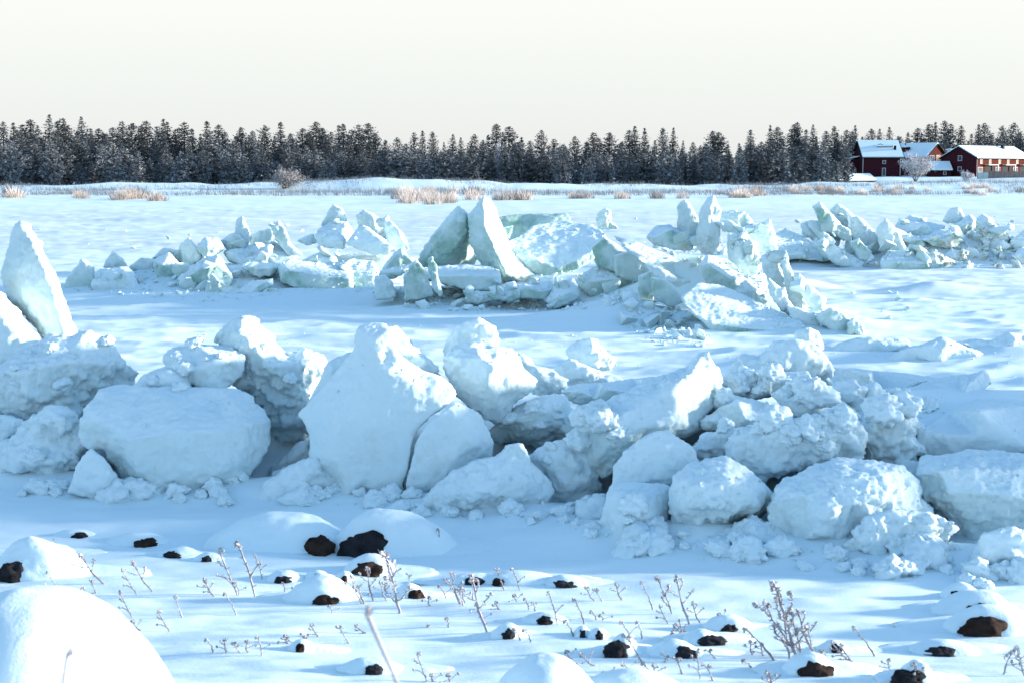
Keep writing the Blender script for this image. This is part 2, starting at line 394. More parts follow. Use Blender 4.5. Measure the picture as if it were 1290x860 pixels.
def flush_blocks():
    bpy.context.view_layer.update(); dg = bpy.context.evaluated_depsgraph_get()
    for q in QUEUE:
        e = q['o'].evaluated_get(dg); me = bpy.data.meshes.new_from_object(e)
        n = len(me.vertices)
        if n == 0: print('EMPTY BLOCK', q['label']); continue
        co = np.empty(n * 3); me.vertices.foreach_get('co', co); co = co.reshape(-1, 3)
        no = np.empty(n * 3); me.vertices.foreach_get('normal', no); no = no.reshape(-1, 3)
        S = q['size']; k = q['rough']; D = q['D']
        m = .35 + .65 * sstep(-.25, .35, fbm(co * (1.1 / max(S, .3)), 2, 71))
        big = fbm(co * (2.2 / S), 4, 51) * .03 * S
        unit = max(.15, .0052 * D)                       # size of the lumps of frozen snow
        lum = (billow(co / unit * .62, 4, 61, .55) * .44 + fbm(co / unit * .9, 3, 63) * .12) * unit
        side = np.clip(1 - no[:, 2] * .7, .25, 1)       # tops lie smoother under wind-blown snow
        fine = fbm(co / unit * 3.0, 3, 81, .65) * unit * .08
        disp = big * (.5 + k * .5) + k * m * side * lum + fine * (.7 + .6 * k)
        # weathered pits
        pit = sstep(.45, .75, perlin(co * (2.2 / max(unit, .1)) * .45, 91)) * unit * .25 * k
        co2 = co + no * (disp - pit)[:, None]
        # broken flanks bare, upper faces under snow
        up = no[:, 2]
        icev = q['ice'] * (1 - sstep(.15, .55, up)) * (.5 + .5 * sstep(-.3, .3, fbm(co * (1.3 / max(S, .3)), 2, 13)))
        if q['top']: icev = q['ice'] * (.75 + .25 * sstep(-.3, .3, fbm(co * 2.0, 2, 13)))
        zr = (co[:, 2] - co[:, 2].min()) / max(1e-3, np.ptp(co[:, 2]))
        icev = icev * np.where(no[:, 1] < .5, 1, .7)
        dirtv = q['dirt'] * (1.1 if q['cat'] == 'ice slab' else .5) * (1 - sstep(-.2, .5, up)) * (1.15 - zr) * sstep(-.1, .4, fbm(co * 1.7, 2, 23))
        org = np.array([co2[:, 0].mean(), co2[:, 1].mean(), co2[:, 2].min()])
        me.vertices.foreach_set('co', (co2 - org).ravel())
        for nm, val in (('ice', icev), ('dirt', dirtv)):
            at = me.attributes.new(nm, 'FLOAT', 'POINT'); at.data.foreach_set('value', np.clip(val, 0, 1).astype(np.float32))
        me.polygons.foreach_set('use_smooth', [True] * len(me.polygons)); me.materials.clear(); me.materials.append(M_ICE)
        me.update(); me.name = q['name']
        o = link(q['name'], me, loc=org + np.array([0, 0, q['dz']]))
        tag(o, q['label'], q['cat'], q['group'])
    for q in QUEUE:
        old = q['o'].data; bpy.data.objects.remove(q['o']); bpy.data.meshes.remove(old)
    QUEUE.clear()

FG = 'weathered blocks of the near ice ridge'
def FB(*a, **k): k.setdefault('group', FG); block(*a, **k)
# ---- near ridge, left
FB('added backing wall of ice closing the left cavity', 1, 18.7, .7, [(540,560),(700,540),(860,540),(900,780),(700,820),(540,780)], rough=1, ice=.2)  # backing blocks added so no sunlit ground shows through the gaps
FB('added backing block deep behind the dome shaped block', 2, 17.2, .9, [(740,450),(900,430),(1180,430),(1250,700),(900,720),(760,700)], rough=1, ice=.2)
FB('added backing block deep under the tilted sunlit slab', 3, 16.0, .9, [(90,470),(300,440),(560,420),(860,470),(880,740),(500,760),(300,760),(110,640)], rough=1, ice=.2)
FB('added backing block in the gap left of the wall like block', 4, 14.5, .8, [(470,450),(640,470),(760,520),(780,780),(600,760),(500,640)], rough=1, ice=.2)
FB('tall grey leaning ice block standing at the left edge', 1, 19.0, .75, [(50,80),(75,82),(95,120),(120,170),(145,225),(157,265),(175,310),(195,380),(205,430),(150,430),(110,385),(85,350),(55,305),(30,285),(8,235),(5,205),(20,150),(35,95)],
   [(60,105,-.1),(50,190,-.2),(75,280,-.22),(115,345,-.22),(84,130,-.2),(108,185,-.26),(132,245,-.3),(148,300,-.3),(168,365,-.28)], rough=.8, soft=2, ice=.3, dirt=1.0)
FB('low sunlit snow block below the tall leaning block', 1, 18.2, 1.0, [(-60,262,.2),(10,262,.3),(25,290),(50,310),(60,335),(105,380),(100,450),(20,480),(-60,470)], rough=.7, ice=.1)
FB('large lumpy dirty block with sunlit right shoulder at the left edge', 1, 17.3, 1.1, [(60,405,.3),(130,370,.4),(180,385,.4),(215,360,.5),(235,365,.5),(290,400,.5),(330,450,.5),(360,470,.6),(340,510,.5),(280,520,.4),(250,530,.3),(225,560,.2),(205,580,.1),(180,570),(140,565),(100,585),(50,610,.05),(20,605),(-30,560),(-30,470),(10,445,.1)],
   [(60,470,-.15),(130,450,-.1),(200,440,.05),(230,470,.1),(120,530,-.1),(50,540,-.12),(180,530,-.02),(270,450,.25)], rough=1.25, ice=.25, dirt=.6, soft=2)
FB('heap of rounded frozen lumps at the foot of the left edge', 1, 16.2, .8, [(45,625),(75,590),(120,560),(160,552),(190,565),(215,600),(228,645),(220,700),(180,735),(120,745),(50,740),(-30,735),(-40,660),(20,640)],
   [(100,590,-.1),(160,590,-.2),(80,650,-.15),(150,650,-.1),(60,700,-.3),(140,700,-.3),(190,690,-.2)], rough=1.5, soft=2, ice=.1)
FB('shadowed low block pressed under the dirty lumpy block', 1, 16.9, .7, [(-40,565),(10,580),(60,590),(48,625),(10,655),(-40,675)], rough=1, ice=.2)
FB('huge smooth rounded ice block in front of the left cavity', 1, 15.5, 1.6, [(210,600,.25),(225,555,.35),(250,510,.5),(300,500,.6),(360,500,.6),(450,508,.6),(560,512,.6),(620,510,.6),(650,528,.55),(680,565,.45),(702,590,.4),(697,650,.3),(672,700,.2),(640,742,.15),(600,772,.1),(540,782,.1),(450,793,.05),(380,788,.05),(330,778,.1),(300,720,.15),(275,670,.12),(240,665,.25),(215,645,.3)],
   [(300,525,.35),(440,535,.3),(600,535,.35),(275,600,.0),(330,640,-.12),(450,620,-.15),(580,620,-.05),(650,600,.1),(350,720,-.12),(460,730,-.16),(560,730,-.1),(620,700,.0),(400,765,-.08),(520,765,-.06)], rough=.42, soft=3, ice=.25, dirt=.6)
FB('small smooth wedge of snow left of the huge rounded block', 1, 15.35, .5, [(235,663),(270,690),(300,735),(328,788),(250,795),(175,780),(195,712),(218,680)], rough=.4, ice=.05, soft=5)
FB('flat topped cap block lying on the huge rounded block', 1, 16.5, .8, [(418,435,.2),(440,405,.35),(500,398,.4),(560,398,.4),(600,403,.4),(632,425,.25),(625,460,.2),(605,495,.15),(560,522,.05),(520,518,0),(492,500,0),(440,470,.1)],
   [(450,425,.1),(530,420,.1),(560,440,-.05),(600,430,.1),(545,480,-.08),(500,460,-.05)], rough=.7, soft=2, ice=.2, dirt=.35)
FB('low snow shelf on top of the huge rounded block', 1, 16.35, .6, [(335,512,.1),(365,480,.2),(430,453,.3),(480,458,.3),(497,512,.1),(430,525,0)], rough=.4, ice=.05, soft=5)
FB('tall lumpy sunlit crest block right of the cap block', 1, 17.0, 2.0, [(558,372,.2),(590,345,.2),(625,325,.1),(650,330,.1),(690,370,.15),(735,425,.2),(790,405,.3),(830,430,.3),(842,450,.3),(812,510,.2),(800,570,.1),(798,615,.1),(745,650,.2),(700,610,.1),(660,540,.1),(620,505,.1),(600,480,.1),(575,430,.1)],
   [(620,360,-.1),(650,400,-.2),(690,450,-.2),(740,500,-.15),(760,450,-.05),(750,580,0),(650,460,-.1)], rough=1.25, soft=2, ice=.3, dirt=.5)
FB('low shaded slab at the mouth of the left cavity', 1, 16.3, .5, [(650,790),(690,720),(740,680),(770,645),(805,640),(815,690),(800,740),(720,790)], rough=.8, ice=.3)
FB('lumpy drift of rubble left of the tall central block', 1, 15.3, .6, [(640,815),(680,750),(720,722),(790,690),(820,680),(860,740),(890,800),(860,840),(760,845),(690,835)], rough=1.2, ice=.05, soft=3)
# ---- near ridge, centre
FB('tall smooth central ice block with a horn on top', 2, 15.2, 1.9, [(313,92,.15),(350,80,.2),(400,75,.2),(430,100,.1),(440,160,.05),(452,190,.05),(490,220,.1),(530,245,.1),(600,262,.1),(640,290,.1),(662,330,.05),(645,350,.0),(602,382,-.06),(563,413,-.08),(525,453,-.09),(506,491,-.1),(498,540,-.1),(488,590,-.1),(473,640,-.09),(477,700,-.04),(440,730,.1),(340,730,.1),(215,715,.1),(205,640,.2),(160,590,.2),(145,530,.2),(150,490,.2),(125,430,.2),(100,395,.25),(160,340,.25),(210,280,.2),(250,230,.2),(290,185,.15),(303,160,.1)],
   [(370,140,-.02),(360,240,-.05),(420,250,-.07),(500,290,-.05),(300,330,-.08),(420,380,-.12),(560,340,-.06),(220,420,-.02),(330,480,-.14),(440,500,-.12),(230,560,-.06),(330,620,-.15),(430,620,-.12),(270,680,-.1),(400,690,-.1)], rough=.28, soft=3, ice=.15, dirt=.5)
FB('sunlit crumbly ridge behind the horned central block', 2, 15.9, .7, [(405,90),(440,85),(470,120),(520,180),(575,212),(600,262),(560,300),(480,260),(430,150)], rough=1.2, soft=2, ice=.15)
FB('thin shaded wing block at the left shoulder of the central block', 2, 15.9, .6, [(120,390),(165,300),(205,212),(275,180),(320,180),(300,300),(200,420)], rough=.5, ice=.15)
FB('smooth cracked off panel right of the dark zigzag crack', 2, 15.1, .9, [(664,347,.1),(690,365,.12),(720,385,.15),(745,402,.2),(765,450,.2),(787,500,.2),(782,550,.2),(740,585,.2),(700,620,.15),(660,640,.1),(620,680,.1),(570,715,.1),(500,718,.1),(480,680,-.03),(484,620,-.08),(497,580,-.09),(506,540,-.09),(514,495,-.09),(534,458,-.08),(572,417,-.06),(612,386,-.03)],
   [(640,400,-.05),(700,430,-.02),(590,470,-.08),(680,500,-.1),(730,500,0),(560,560,-.09),(640,580,-.1),(540,650,-.08),(600,640,-.05)], rough=.35, soft=2, ice=.15, dirt=.5)
FB('angular snow block perched above the zigzag crack', 2, 15.7, .95, [(613,190,.2),(640,160,.3),(700,150,.3),(720,145,.3),(760,160,.25),(810,160,.25),(850,165,.3),(880,200,.3),(895,240,.35),(938,275,.4),(935,300,.35),(900,330,.3),(870,350,.25),(850,385,.2),(800,424,.15),(760,415,.1),(743,390,.05),(700,372,.05),(662,330,.1),(640,290,.15),(620,240,.2)],
   [(670,200,0),(740,200,-.08),(790,230,-.2),(770,280,-.18),(700,280,-.05),(830,240,-.02),(860,290,.0),(800,350,-.1),(730,340,-.02)], rough=.65, soft=2, ice=.2, dirt=.35)
FB('rounded sunlit cap behind the perched angular block', 2, 16.4, .7, [(615,190),(620,150),(650,100),(690,70),(740,58),(790,90),(812,150),(800,200),(700,220)], rough=.7, soft=3, ice=.15, dirt=.6)
FB('bulky undercut block right of the cracked panel', 2, 15.9, 1.5, [(755,470,.1),(820,420,.1),(870,370,.15),(930,340,.2),(1000,325,.2),(1045,335,.2),(1070,390,.2),(1100,372,.25),(1125,400,.2),(1095,450,.15),(1050,485,.25),(980,505,.25),(920,505,.3),(850,490,.25),(800,490,.25)],
   [(880,410,-.1),(960,380,-.1),(1020,400,-.08),(900,450,-.08),(990,440,-.05),(1060,440,0)], rough=1, soft=2, ice=.45, dirt=.6)
FB('broad lumpy block at the foot of the cracked panel', 2, 14.6, .95, [(545,735),(560,690),(590,640),(640,600),(700,570),(740,550),(800,550),(840,505),(880,500),(910,520),(920,560),(980,620),(1002,665),(975,715),(900,745),(800,755),(720,765),(640,765),(575,755)],
   [(700,610,-.1),(820,590,-.12),(870,540,-.02),(900,640,-.15),(780,670,-.25),(660,680,-.22),(940,670,-.1),(850,710,-.2)], rough=.95, soft=2, ice=.15, dirt=.45)
FB('dome shaped block beside the small black hollow', 2, 15.0, .9, [(900,560),(950,520),(1010,490),(1070,490),(1110,520),(1140,570),(1168,610),(1168,665),(1140,700),(1080,720),(1000,722),(960,700),(940,640)],
   [(980,560,-.1),(1050,530,-.12),(1090,590,-.15),(1040,650,-.2),(1120,640,-.08)], rough=.8, soft=2, ice=.2, dirt=.5)
FB('small snow lump in front of the small black hollow', 2, 14.4, .5, [(1000,745),(1050,710),(1120,690),(1180,680),(1230,700),(1240,760),(1120,790),(1010,780)], rough=1.2, soft=3, ice=.05)
FB('round snow knob far behind the perched angular block', 2, 20.5, .7, [(1045,170),(1090,135),(1140,128),(1180,165),(1215,200),(1205,240),(1120,245),(1060,215)], rough=.8, soft=2, ice=.1)
FB('low snow hump in front of the round snow knob', 2, 19.4, .8, [(1005,230),(1060,203),(1130,233),(1240,265),(1250,290),(1100,305),(1010,280)], rough=.8, soft=3, ice=.1)
FB('snowy hump between the angular block and the knob', 2, 18.2, .8, [(860,178),(905,185),(930,228),(1000,238),(1055,280),(1010,330),(930,330),(885,260)], rough=.9, soft=3, ice=.1)
FB('long flat plank of ice lying behind the sunlit tilted slab', 2, 17.4, 1.0, [(1035,315),(1070,293,.3),(1160,288,.5),(1290,273,.8),(1380,262,.9),(1360,300,.3),(1300,320,.1),(1200,348),(1130,355),(1060,350)], rough=.4, soft=1, ice=.5, name='ice_slab', cat='ice slab')
# ---- near ridge, right of centre
FB('large tilted slab with a crumbled sunlit end in the near ridge', 3, 14.9, 1.5, [(98,392,.1),(170,310,.3),(250,270,.45),(350,220,.6),(430,188,.7),(500,163,.8),(540,125,.8),(570,113,.75),(582,150,.75),(610,170,.8),(620,210,.8),(602,290,.65),(562,330,.5),(545,372,.4),(490,412,.3),(430,400,.1),(380,405,.05),(330,440,.05),(285,480,.05),(250,525,.1),(210,545,.1),(168,505,.1),(155,465,.1),(108,425,.1)],
   [(200,360,-.02),(300,320,.05),(400,270,.12),(450,240,.12),(520,180,.35),(460,300,.05),(440,350,0),(520,300,.25),(560,210,.45),(500,370,.15),(240,430,-.12),(330,380,-.05),(200,470,-.05)], rough=.75, soft=2, ice=.3, dirt=.45)
FB('smooth hooded block under the tilted sunlit slab', 3, 14.1, .9, [(240,590),(255,500),(300,440),(380,388),(430,378),(520,440),(535,500),(500,560),(440,600),(340,600)],
   [(320,500,-.1),(400,440,-.1),(470,480,-.1),(420,540,-.15),(330,560,-.12)], rough=.6, soft=3, ice=.1)
FB('smooth sloping snow block left of the round boulder block', 3, 13.3, .9, [(205,690,.2),(228,600,.2),(245,570,.3),(300,560,.3),(400,560,.35),(450,575,.35),(445,640,.25),(438,720,.15),(400,785,.1),(300,800,0),(232,802,0),(150,790,.2),(160,720,.3)],
   [(280,610,.0),(380,610,.02),(280,690,-.15),(370,680,-.12),(280,760,-.1),(400,720,0)], rough=.6, soft=3, ice=.15, dirt=.4)
FB('round boulder like ice block in the middle of the near ridge', 3, 13.2, 1.0, [(437,650,.1),(443,570,.15),(490,500,.25),(560,480,.3),(640,473,.3),(692,500,.25),(740,540,.2),(792,600,.2),(792,635,.2),(760,672,.2),(660,700,.2),(560,738,.25),(500,748,.25),(448,705,.15)],
   [(520,560,-.12),(620,540,-.1),(700,570,-.05),(500,640,-.18),(600,630,-.25),(700,630,-.12),(540,695,-.05),(640,670,-.05)], rough=.95, soft=2, ice=.3, dirt=.6)
FB('low grey edged block under the round boulder block', 3, 12.85, .7, [(495,775,.05),(560,735,.2),(640,710,.25),(720,665,.25),(800,700,.2),(860,750,.1),(855,810,.05),(780,850,0),(640,828,0),(510,808,0)],
   [(600,755,-.05),(720,715,.0),(790,760,-.1),(660,790,-.1),(560,780,-.05)], rough=1.1, soft=2, ice=.45, dirt=.6)
FB('crumbled lumps right of the tilted sunlit slab', 3, 14.7, .7, [(505,450),(560,400),(640,370),(700,378),(740,440),(700,510),(620,500),(540,490)], rough=1.3, soft=2, ice=.1)
FB('flat slab leaning toward the round boulder block', 3, 15.2, .8, [(543,348),(600,310,.2),(660,265,.5),(760,288,.5),(865,340,.4),(870,385,.2),(780,352,0),(690,372,0),(640,385),(560,380)], rough=.4, soft=1, ice=.35, name='ice_slab', cat='ice slab')
# ---- near ridge, right
FB('tilted flat plate in the middle of the right slope', 4, 15.6, .9, [(75,243),(130,225,.4),(200,224,.6),(300,258,.5),(372,312,.2),(335,340,0),(270,335),(200,345),(140,310)], rough=.25, soft=2, ice=.2, name='ice_slab', cat='ice slab')
FB('knobbly snow heap behind the long right slab', 4, 17.2, 1.1, [(-70,190),(-20,120),(40,130),(95,80),(160,70),(220,90),(272,140),(275,180),(200,190),(100,200),(0,215)], rough=1, soft=2, ice=.1, dirt=.35)
FB('long narrow ice beam with a rounded end on the right slope', 4, 16.3, .8, [(-110,232),(0,198,.3),(100,178,.4),(198,168,.4),(208,192,.1),(160,225,0),(80,250,0),(0,262,0),(-100,275)], rough=.4, soft=1, ice=.3, name='ice_slab', cat='ice slab')
FB('long straight slab edge behind the plates of the right slope', 4, 17.8, 1.6, [(195,182,.0),(260,160,.6),(400,168,.9),(560,186,1.1),(640,195,1.0),(560,235,.3),(430,255,.1),(340,268,0),(260,262,0),(200,232,0)], rough=.35, soft=1, ice=.35, name='ice_slab', cat='ice slab')
FB('big tilted slab with a thick sunlit end on the right slope', 4, 16.6, 1.0, [(405,282,.1),(470,235,.5),(560,208,.7),(680,183,.8),(758,172,.7),(780,205,.6),(745,245,.4),(680,285,.15),(600,328,0),(545,333,0),(500,318,0)],
   [(480,262,.2),(580,245,.2),(700,215,.3),(600,275,.05),(690,255,.12)], rough=.6, soft=1, ice=.4, dirt=.35, name='ice_slab', cat='ice slab')
FB('small wedge block between two long slabs on the right slope', 4, 16.2, .7, [(318,255),(360,220,.2),(412,203,.2),(445,235,.1),(430,290),(380,310),(330,290)], rough=.5, soft=2, ice=.2)
FB('tall knobbly lump standing on the right slope', 4, 14.6, .7, [(350,400),(370,350),(392,308),(450,268),(500,290),(542,300),(550,345),(545,385),(575,420),(540,455),(480,475),(410,465)], rough=1.5, soft=2, ice=.15, dirt=.35)
FB('broken snowy mass above the largest round block on the right', 4, 14.3, 1.0, [(-60,400),(0,350),(60,338),(180,343),(280,313),(350,328),(385,370),(380,450),(280,460),(180,480),(60,520),(-40,500)], rough=1.3, soft=2, ice=.1)
FB('largest round ice block at the foot of the right slope', 4, 12.9, 1.2, [(75,590,.2),(95,540,.3),(180,490,.4),(280,450,.5),(400,455,.5),(500,468,.5),(545,520,.45),(565,580,.4),(600,625,.35),(560,680,.2),(450,720,.15),(340,765,.1),(330,785,.1),(260,783,.1),(150,765,.1),(125,690,.1),(70,645,.15)],
   [(180,560,-.05),(300,510,.0),(420,510,.05),(250,620,-.22),(380,580,-.15),(480,570,.0),(200,690,-.15),(300,700,-.15),(430,650,-.1)], rough=.95, soft=2, ice=.2, dirt=.5)
FB('pile of frozen lumps right of the largest round block', 4, 12.55, .8, [(325,720),(345,680),(380,640),(450,615),(530,618),(610,625),(662,665),(645,715),(560,765),(500,800),(400,815),(335,800)], rough=1.35, soft=2, ice=.15, dirt=.45)
FB('massive wall like block at the right edge', 4, 13.3, 1.5, [(535,500,.3),(560,438,.5),(640,438,.6),(720,418,.7),(800,430,.7),(960,440,.7),(1000,720,.1),(850,730,.1),(740,735,.1),(715,750,.15),(640,730,.2),(672,675,.2),(640,640,.2),(590,610,.25),(558,565,.3)],
   [(620,490,.1),(720,480,.1),(850,480,.15),(640,560,.0),(760,560,-.05),(880,570,-.08),(700,640,.0),(820,650,-.05)], rough=1.0, soft=2, ice=.3, dirt=.7)
FB('smooth white block cut by the right edge above the foreground', 4, 12.1, .8, [(725,760),(745,690),(800,673),(850,663),(890,680),(990,690),(1000,850),(860,855),(740,850)], rough=.6, soft=3, ice=.05)
FB('low crumbly block wedged before the wall like block', 4, 12.35, .6, [(495,815),(560,762),(640,730),(655,712),(690,742),(705,735),(735,795),(720,840),(560,842)], rough=1.4, soft=2, ice=.1)
FB('smooth snow drift covering the top of the wall like block', 4, 14.9, 1.6, [(545,365),(650,298,.9),(740,262,1.3),(1000,268,1.3),(1010,450,.0),(720,450,0),(640,455,0),(555,445,0)], rough=.2, soft=6, ice=.0)
FB('snow covered hummock with dark pit far behind the right slope', 4, 24.5, 1.2, [(400,150),(500,100),(570,80),(620,62),(650,70),(700,92),(790,130),(760,160),(600,165)], rough=.8, soft=3, ice=.1)
FB('long snowy hummock at the right edge below the grey flat', 4, 25.0, 1.4, [(640,80),(720,70),(780,75),(830,48),(870,55),(990,70),(1000,150),(880,160),(760,120)], rough=.8, soft=4, ice=.05)
FB('low flat topped hummock right of the rounded chunks', 4, 25.5, 1.2, [(240,110),(320,70),(400,62),(520,72),(520,100),(420,130),(260,135)], rough=.5, soft=4, ice=.05)
FB('pale upright chunk behind the knobbly snow heap', 4, 21.5, .6, [(150,90),(158,40),(200,33),(230,45),(248,100),(200,130)], rough=.3, soft=2, ice=.1)

FB('block of the near ridge just past the right edge', 0, 14.4, 1.3, [(1330,560),(1420,530),(1520,560),(1560,680),(1480,720),(1360,710)], rough=.9, ice=.2)
# ---- middle ridge
MG = 'slabs of the middle ice ridge'
def S6(*a, **k): k.setdefault('group', MG); slab(*a, **k)
S6('upright greenish slab with dark hollow underside, left of the twin peaks', 6, 37.2, .7, [(180,400,.1),(230,310,.1),(290,230,.1),(340,170,.1),(390,122,.1),(428,150,.1),(447,190,.15),(447,265,.5),(485,390,.9),(470,430,.9),(300,430,.3),(240,432,.1),(188,425,.1)],
   [(300,300,-.05),(360,200,-.05),(425,215,-.05),(440,250,0),(372,330,-.03),(302,415,0),(240,380,-.05)], ice=.95)
S6('sharp upright slab with a sunlit right face, taller of the twin peaks', 6, 36.7, .9, [(443,168,.2),(490,110,.1),(526,72,0),(560,86,.25),(600,180,.35),(640,290,.4),(680,385,.4),(760,465,.3),(700,495,0),(620,500,0),(510,415,.2),(450,310,.25)],
   [(518,90,-.1),(522,210,-.25),(570,330,-.3),(632,465,-.32),(480,220,-.02),(540,350,-.12),(600,300,.0),(670,430,-.1)], ice=.55, soft=0)
S6('flat snow dusted slab lying below the twin peaks', 6, 35.6, 1.3, [(190,445,.1),(290,428,.5),(420,418,.8),(540,428,.8),(602,448,.5),(615,515,.15),(560,545,0),(480,550,0),(400,538,0),(310,510,0),(220,490,0)],
   [(300,470,.05),(420,470,.02),(520,470,.05),(590,470,.2)], dirt=.5)
S6('thin upright ice shard below the left peak', 6, 34.9, .18, [(238,385),(264,378),(286,460),(313,565),(297,580),(262,535),(244,440)], soft=0, vox=.03)
S6('squat pale chunk behind the thin upright shard', 6, 35.3, .7, [(115,480),(150,420),(180,388),(216,440),(240,500),(265,570),(200,590),(125,595)], rough=.8)
S6('small blue tilted plate left of the squat pale chunk', 6, 36.5, .5, [(5,440),(50,380),(100,336),(132,370),(155,410),(90,455)], ice=.6)
S6('thin grey plate lying left of the squat pale chunk', 6, 36.0, .7, [(-10,455),(150,405,.3),(145,440),(60,490),(0,480)], ice=.5)
S6('rounded snow chunk at the left foot of the twin peaks', 6, 35.6, .7, [(-30,480),(20,472),(60,510),(72,575),(20,595),(-30,590)], ice=.3)
S6('broad snow topped slab right of the twin peaks', 6, 37.4, 1.2, [(640,300,.9),(800,212,2.2),(920,192,2.6),(1000,203,2.4),(1080,218,2.1),(1145,260,1.3),(1112,320,.6),(1085,385,.25),(1000,440,.05),(930,455,0),(900,485,0),(840,490,0),(760,445,.1),(715,400,.2),(665,355,.5)],
   [(725,385,.12),(800,400,.02),(900,430,-.02),(1000,390,.1),(1080,335,.35),(900,300,1.0),(760,320,.9),(1000,280,1.3),(850,370,.35)], ice=.9)
S6('smooth teal slab tilted up behind the twin peaks', 6, 41.0, .5, [(585,180),(720,164,.3),(940,158,.3),(970,190,.1),(850,240),(720,290),(650,320),(600,300)], ice=1.0, rough=.1, top=True)
S6('snow capped slab with brown underside at the ridge centre', 6, 35.4, 1.2, [(970,505,.1),(1080,428,.8),(1200,403,1.0),(1310,393,1.0),(1350,440,.6),(1320,560,.1),(1190,578,0),(1060,580,0),(990,525,0)],
   [(1060,500,.05),(1200,490,0),(1300,470,.15),(1150,450,.4)], dirt=.8)
S6('low green edged slab at the foot of the twin peaks', 6, 34.8, .9, [(535,560),(620,520,.4),(740,512,.6),(865,508,.6),(875,545,.3),(825,595),(700,590),(640,600),(580,595)], ice=.9)
S6('tilted blocky chunk right of the low green edged slab', 6, 34.5, .7, [(835,605,.1),(900,520,.3),(972,488,.4),(995,520,.3),(1008,585,.1),(940,620,0),(880,640,0)], [(960,560,-.1),(900,580,-.05)], ice=.7, soft=0)
S6('dark little slab under the flat dusted slab', 6, 35.0, .5, [(420,550),(540,558,.2),(565,590),(520,610),(440,605)], ice=.6)
S6('small upright chunk on top of the broad slab', 6, 42.5, .5, [(1093,190),(1110,150),(1142,133),(1167,150),(1168,200),(1200,228),(1150,240),(1105,230)], [(1130,180,-.1)], ice=.5, dirt=.5, soft=0)
S6('little pale chunk at the right peak shoulder', 6, 37.8, .3, [(608,232),(667,222),(652,285),(614,280)], soft=0)
S6('slender upright block on the ridge crest, left of the tallest', 7, 36.8, .45, [(418,92),(445,78),(470,110),(502,165),(508,210),(495,260),(440,260),(408,210),(408,120)], ice=.35, rough=.5, dirt=.4)
S6('tallest upright block on the ridge crest', 7, 36.3, .5, [(513,122),(545,70),(571,60),(602,130),(594,180),(592,285),(562,325),(518,320),(493,285),(488,240),(503,180)], [(550,120,-.12),(545,200,-.15),(540,270,-.15)], ice=.35, rough=.5, dirt=.4)
S6('small lying chunk right of the tallest crest block', 7, 36.2, .5, [(588,182),(640,170),(682,200),(684,228),(620,222)], ice=.3)
S6('snow topped flat chunk left of the crest blocks', 7, 36.4, .9, [(265,245),(310,200,.5),(370,193,.6),(450,228,.4),(488,265,.2),(455,310),(380,298),(300,280)], dirt=.6)
S6('pale block peeping out behind the tallest crest block', 7, 37.6, .5, [(598,132),(670,128),(692,150),(694,195),(640,185),(600,185)], ice=.3)
S6('angular leaning block right of the crest blocks', 7, 35.3, .6, [(678,210,.1),(702,220,.1),(732,270,.1),(778,330,.15),(785,395,.1),(742,430,0),(690,390,0),(640,350,.1),(628,290,.2),(658,240,.2)], [(690,280,-.2),(700,350,-.2),(660,310,-.05)], ice=.4, soft=0)
S6('square shouldered block at the right end of the crest', 7, 36.0, .7, [(742,232),(770,190),(822,168),(842,230),(856,300),(800,320),(768,300)], ice=.35, rough=.6, dirt=.4)
S6('narrow slab between the crest blocks and the right shoulder', 7, 36.6, .5, [(688,162),(720,143),(748,180),(742,230),(775,300),(740,290),(700,215)], ice=.4)
S6('small green slab at the left end of the ramp slab', 7, 38.2, .8, [(20,290),(75,243),(130,280),(200,350),(215,420),(120,400),(40,370)], ice=.8)
S6('snow covered slab under the upper end of the ramp', 7, 38.0, 1.0, [(120,330),(220,300),(330,350),(330,440),(220,450),(130,420)], ice=.4)
S6('long snow covered ramp slab running down to the right', 7, 36.4, .8, [(115,237,1.4),(220,266,1.4),(330,316,1.2),(430,366,1.0),(492,388,.9),(515,425,.3),(475,485,0),(420,478,0),(370,450,0),(300,420,.1),(255,370,.4),(175,305,.8)], [(470,440,.0),(420,440,.05),(340,400,.15)], ice=.6)
S6('thick sunlit plank slab below the crest blocks', 7, 34.6, .6, [(506,375,.1),(540,332,.2),(582,338,.3),(640,388,.35),(720,428,.35),(795,478,.35),(815,545,.1),(740,545,0),(660,500,0),(570,475,0),(518,425,0)], [(545,365,-.05),(640,430,-.02),(740,490,-.02)], ice=.6)
S6('largest smooth slab with a green underlip at the foot of the ridge', 7, 32.2, 1.0, [(420,525,.6),(500,450,1.2),(600,465,1.3),(740,525,1.1),(860,575,.8),(965,630,.3),(975,660,.05),(880,672,0),(770,702,0),(650,685,0),(560,672,0),(525,630,.05),(470,590,.2)],
   [(560,635,.0),(660,650,-.05),(770,662,-.08),(880,648,-.02),(600,560,.5),(720,600,.35),(820,620,.2)], ice=1.0)
S6('left leaning spire on the right flank of the ridge', 7, 34.4, .4, [(786,335),(830,298),(852,340),(884,420),(908,560),(868,560),(828,470),(798,405)], ice=.25, rough=.5)
S6('middle leaning spire on the right flank of the ridge', 7, 34.0, .4, [(876,352),(902,343),(932,420),(974,480),(972,570),(945,610),(908,530),(886,430)], ice=.25, rough=.4)
S6('right leaning spire on the right flank of the ridge', 7, 33.6, .5, [(926,425),(960,412),(1002,460),(1052,508),(1080,522),(1062,580),(1000,560),(956,490)], ice=.3, rough=.4)
S6('sloping snow plate under the leaning spires', 7, 33.2, .5, [(815,425),(872,475),(935,565),(990,620),(960,640),(880,580),(820,500)], ice=.2)
S6('low snow wedge at the foot of the leaning spires', 7, 32.6, .7, [(895,550),(960,570),(1030,600),(1130,650),(1140,675),(1060,690),(980,670),(920,610)], ice=.2, rough=.6)
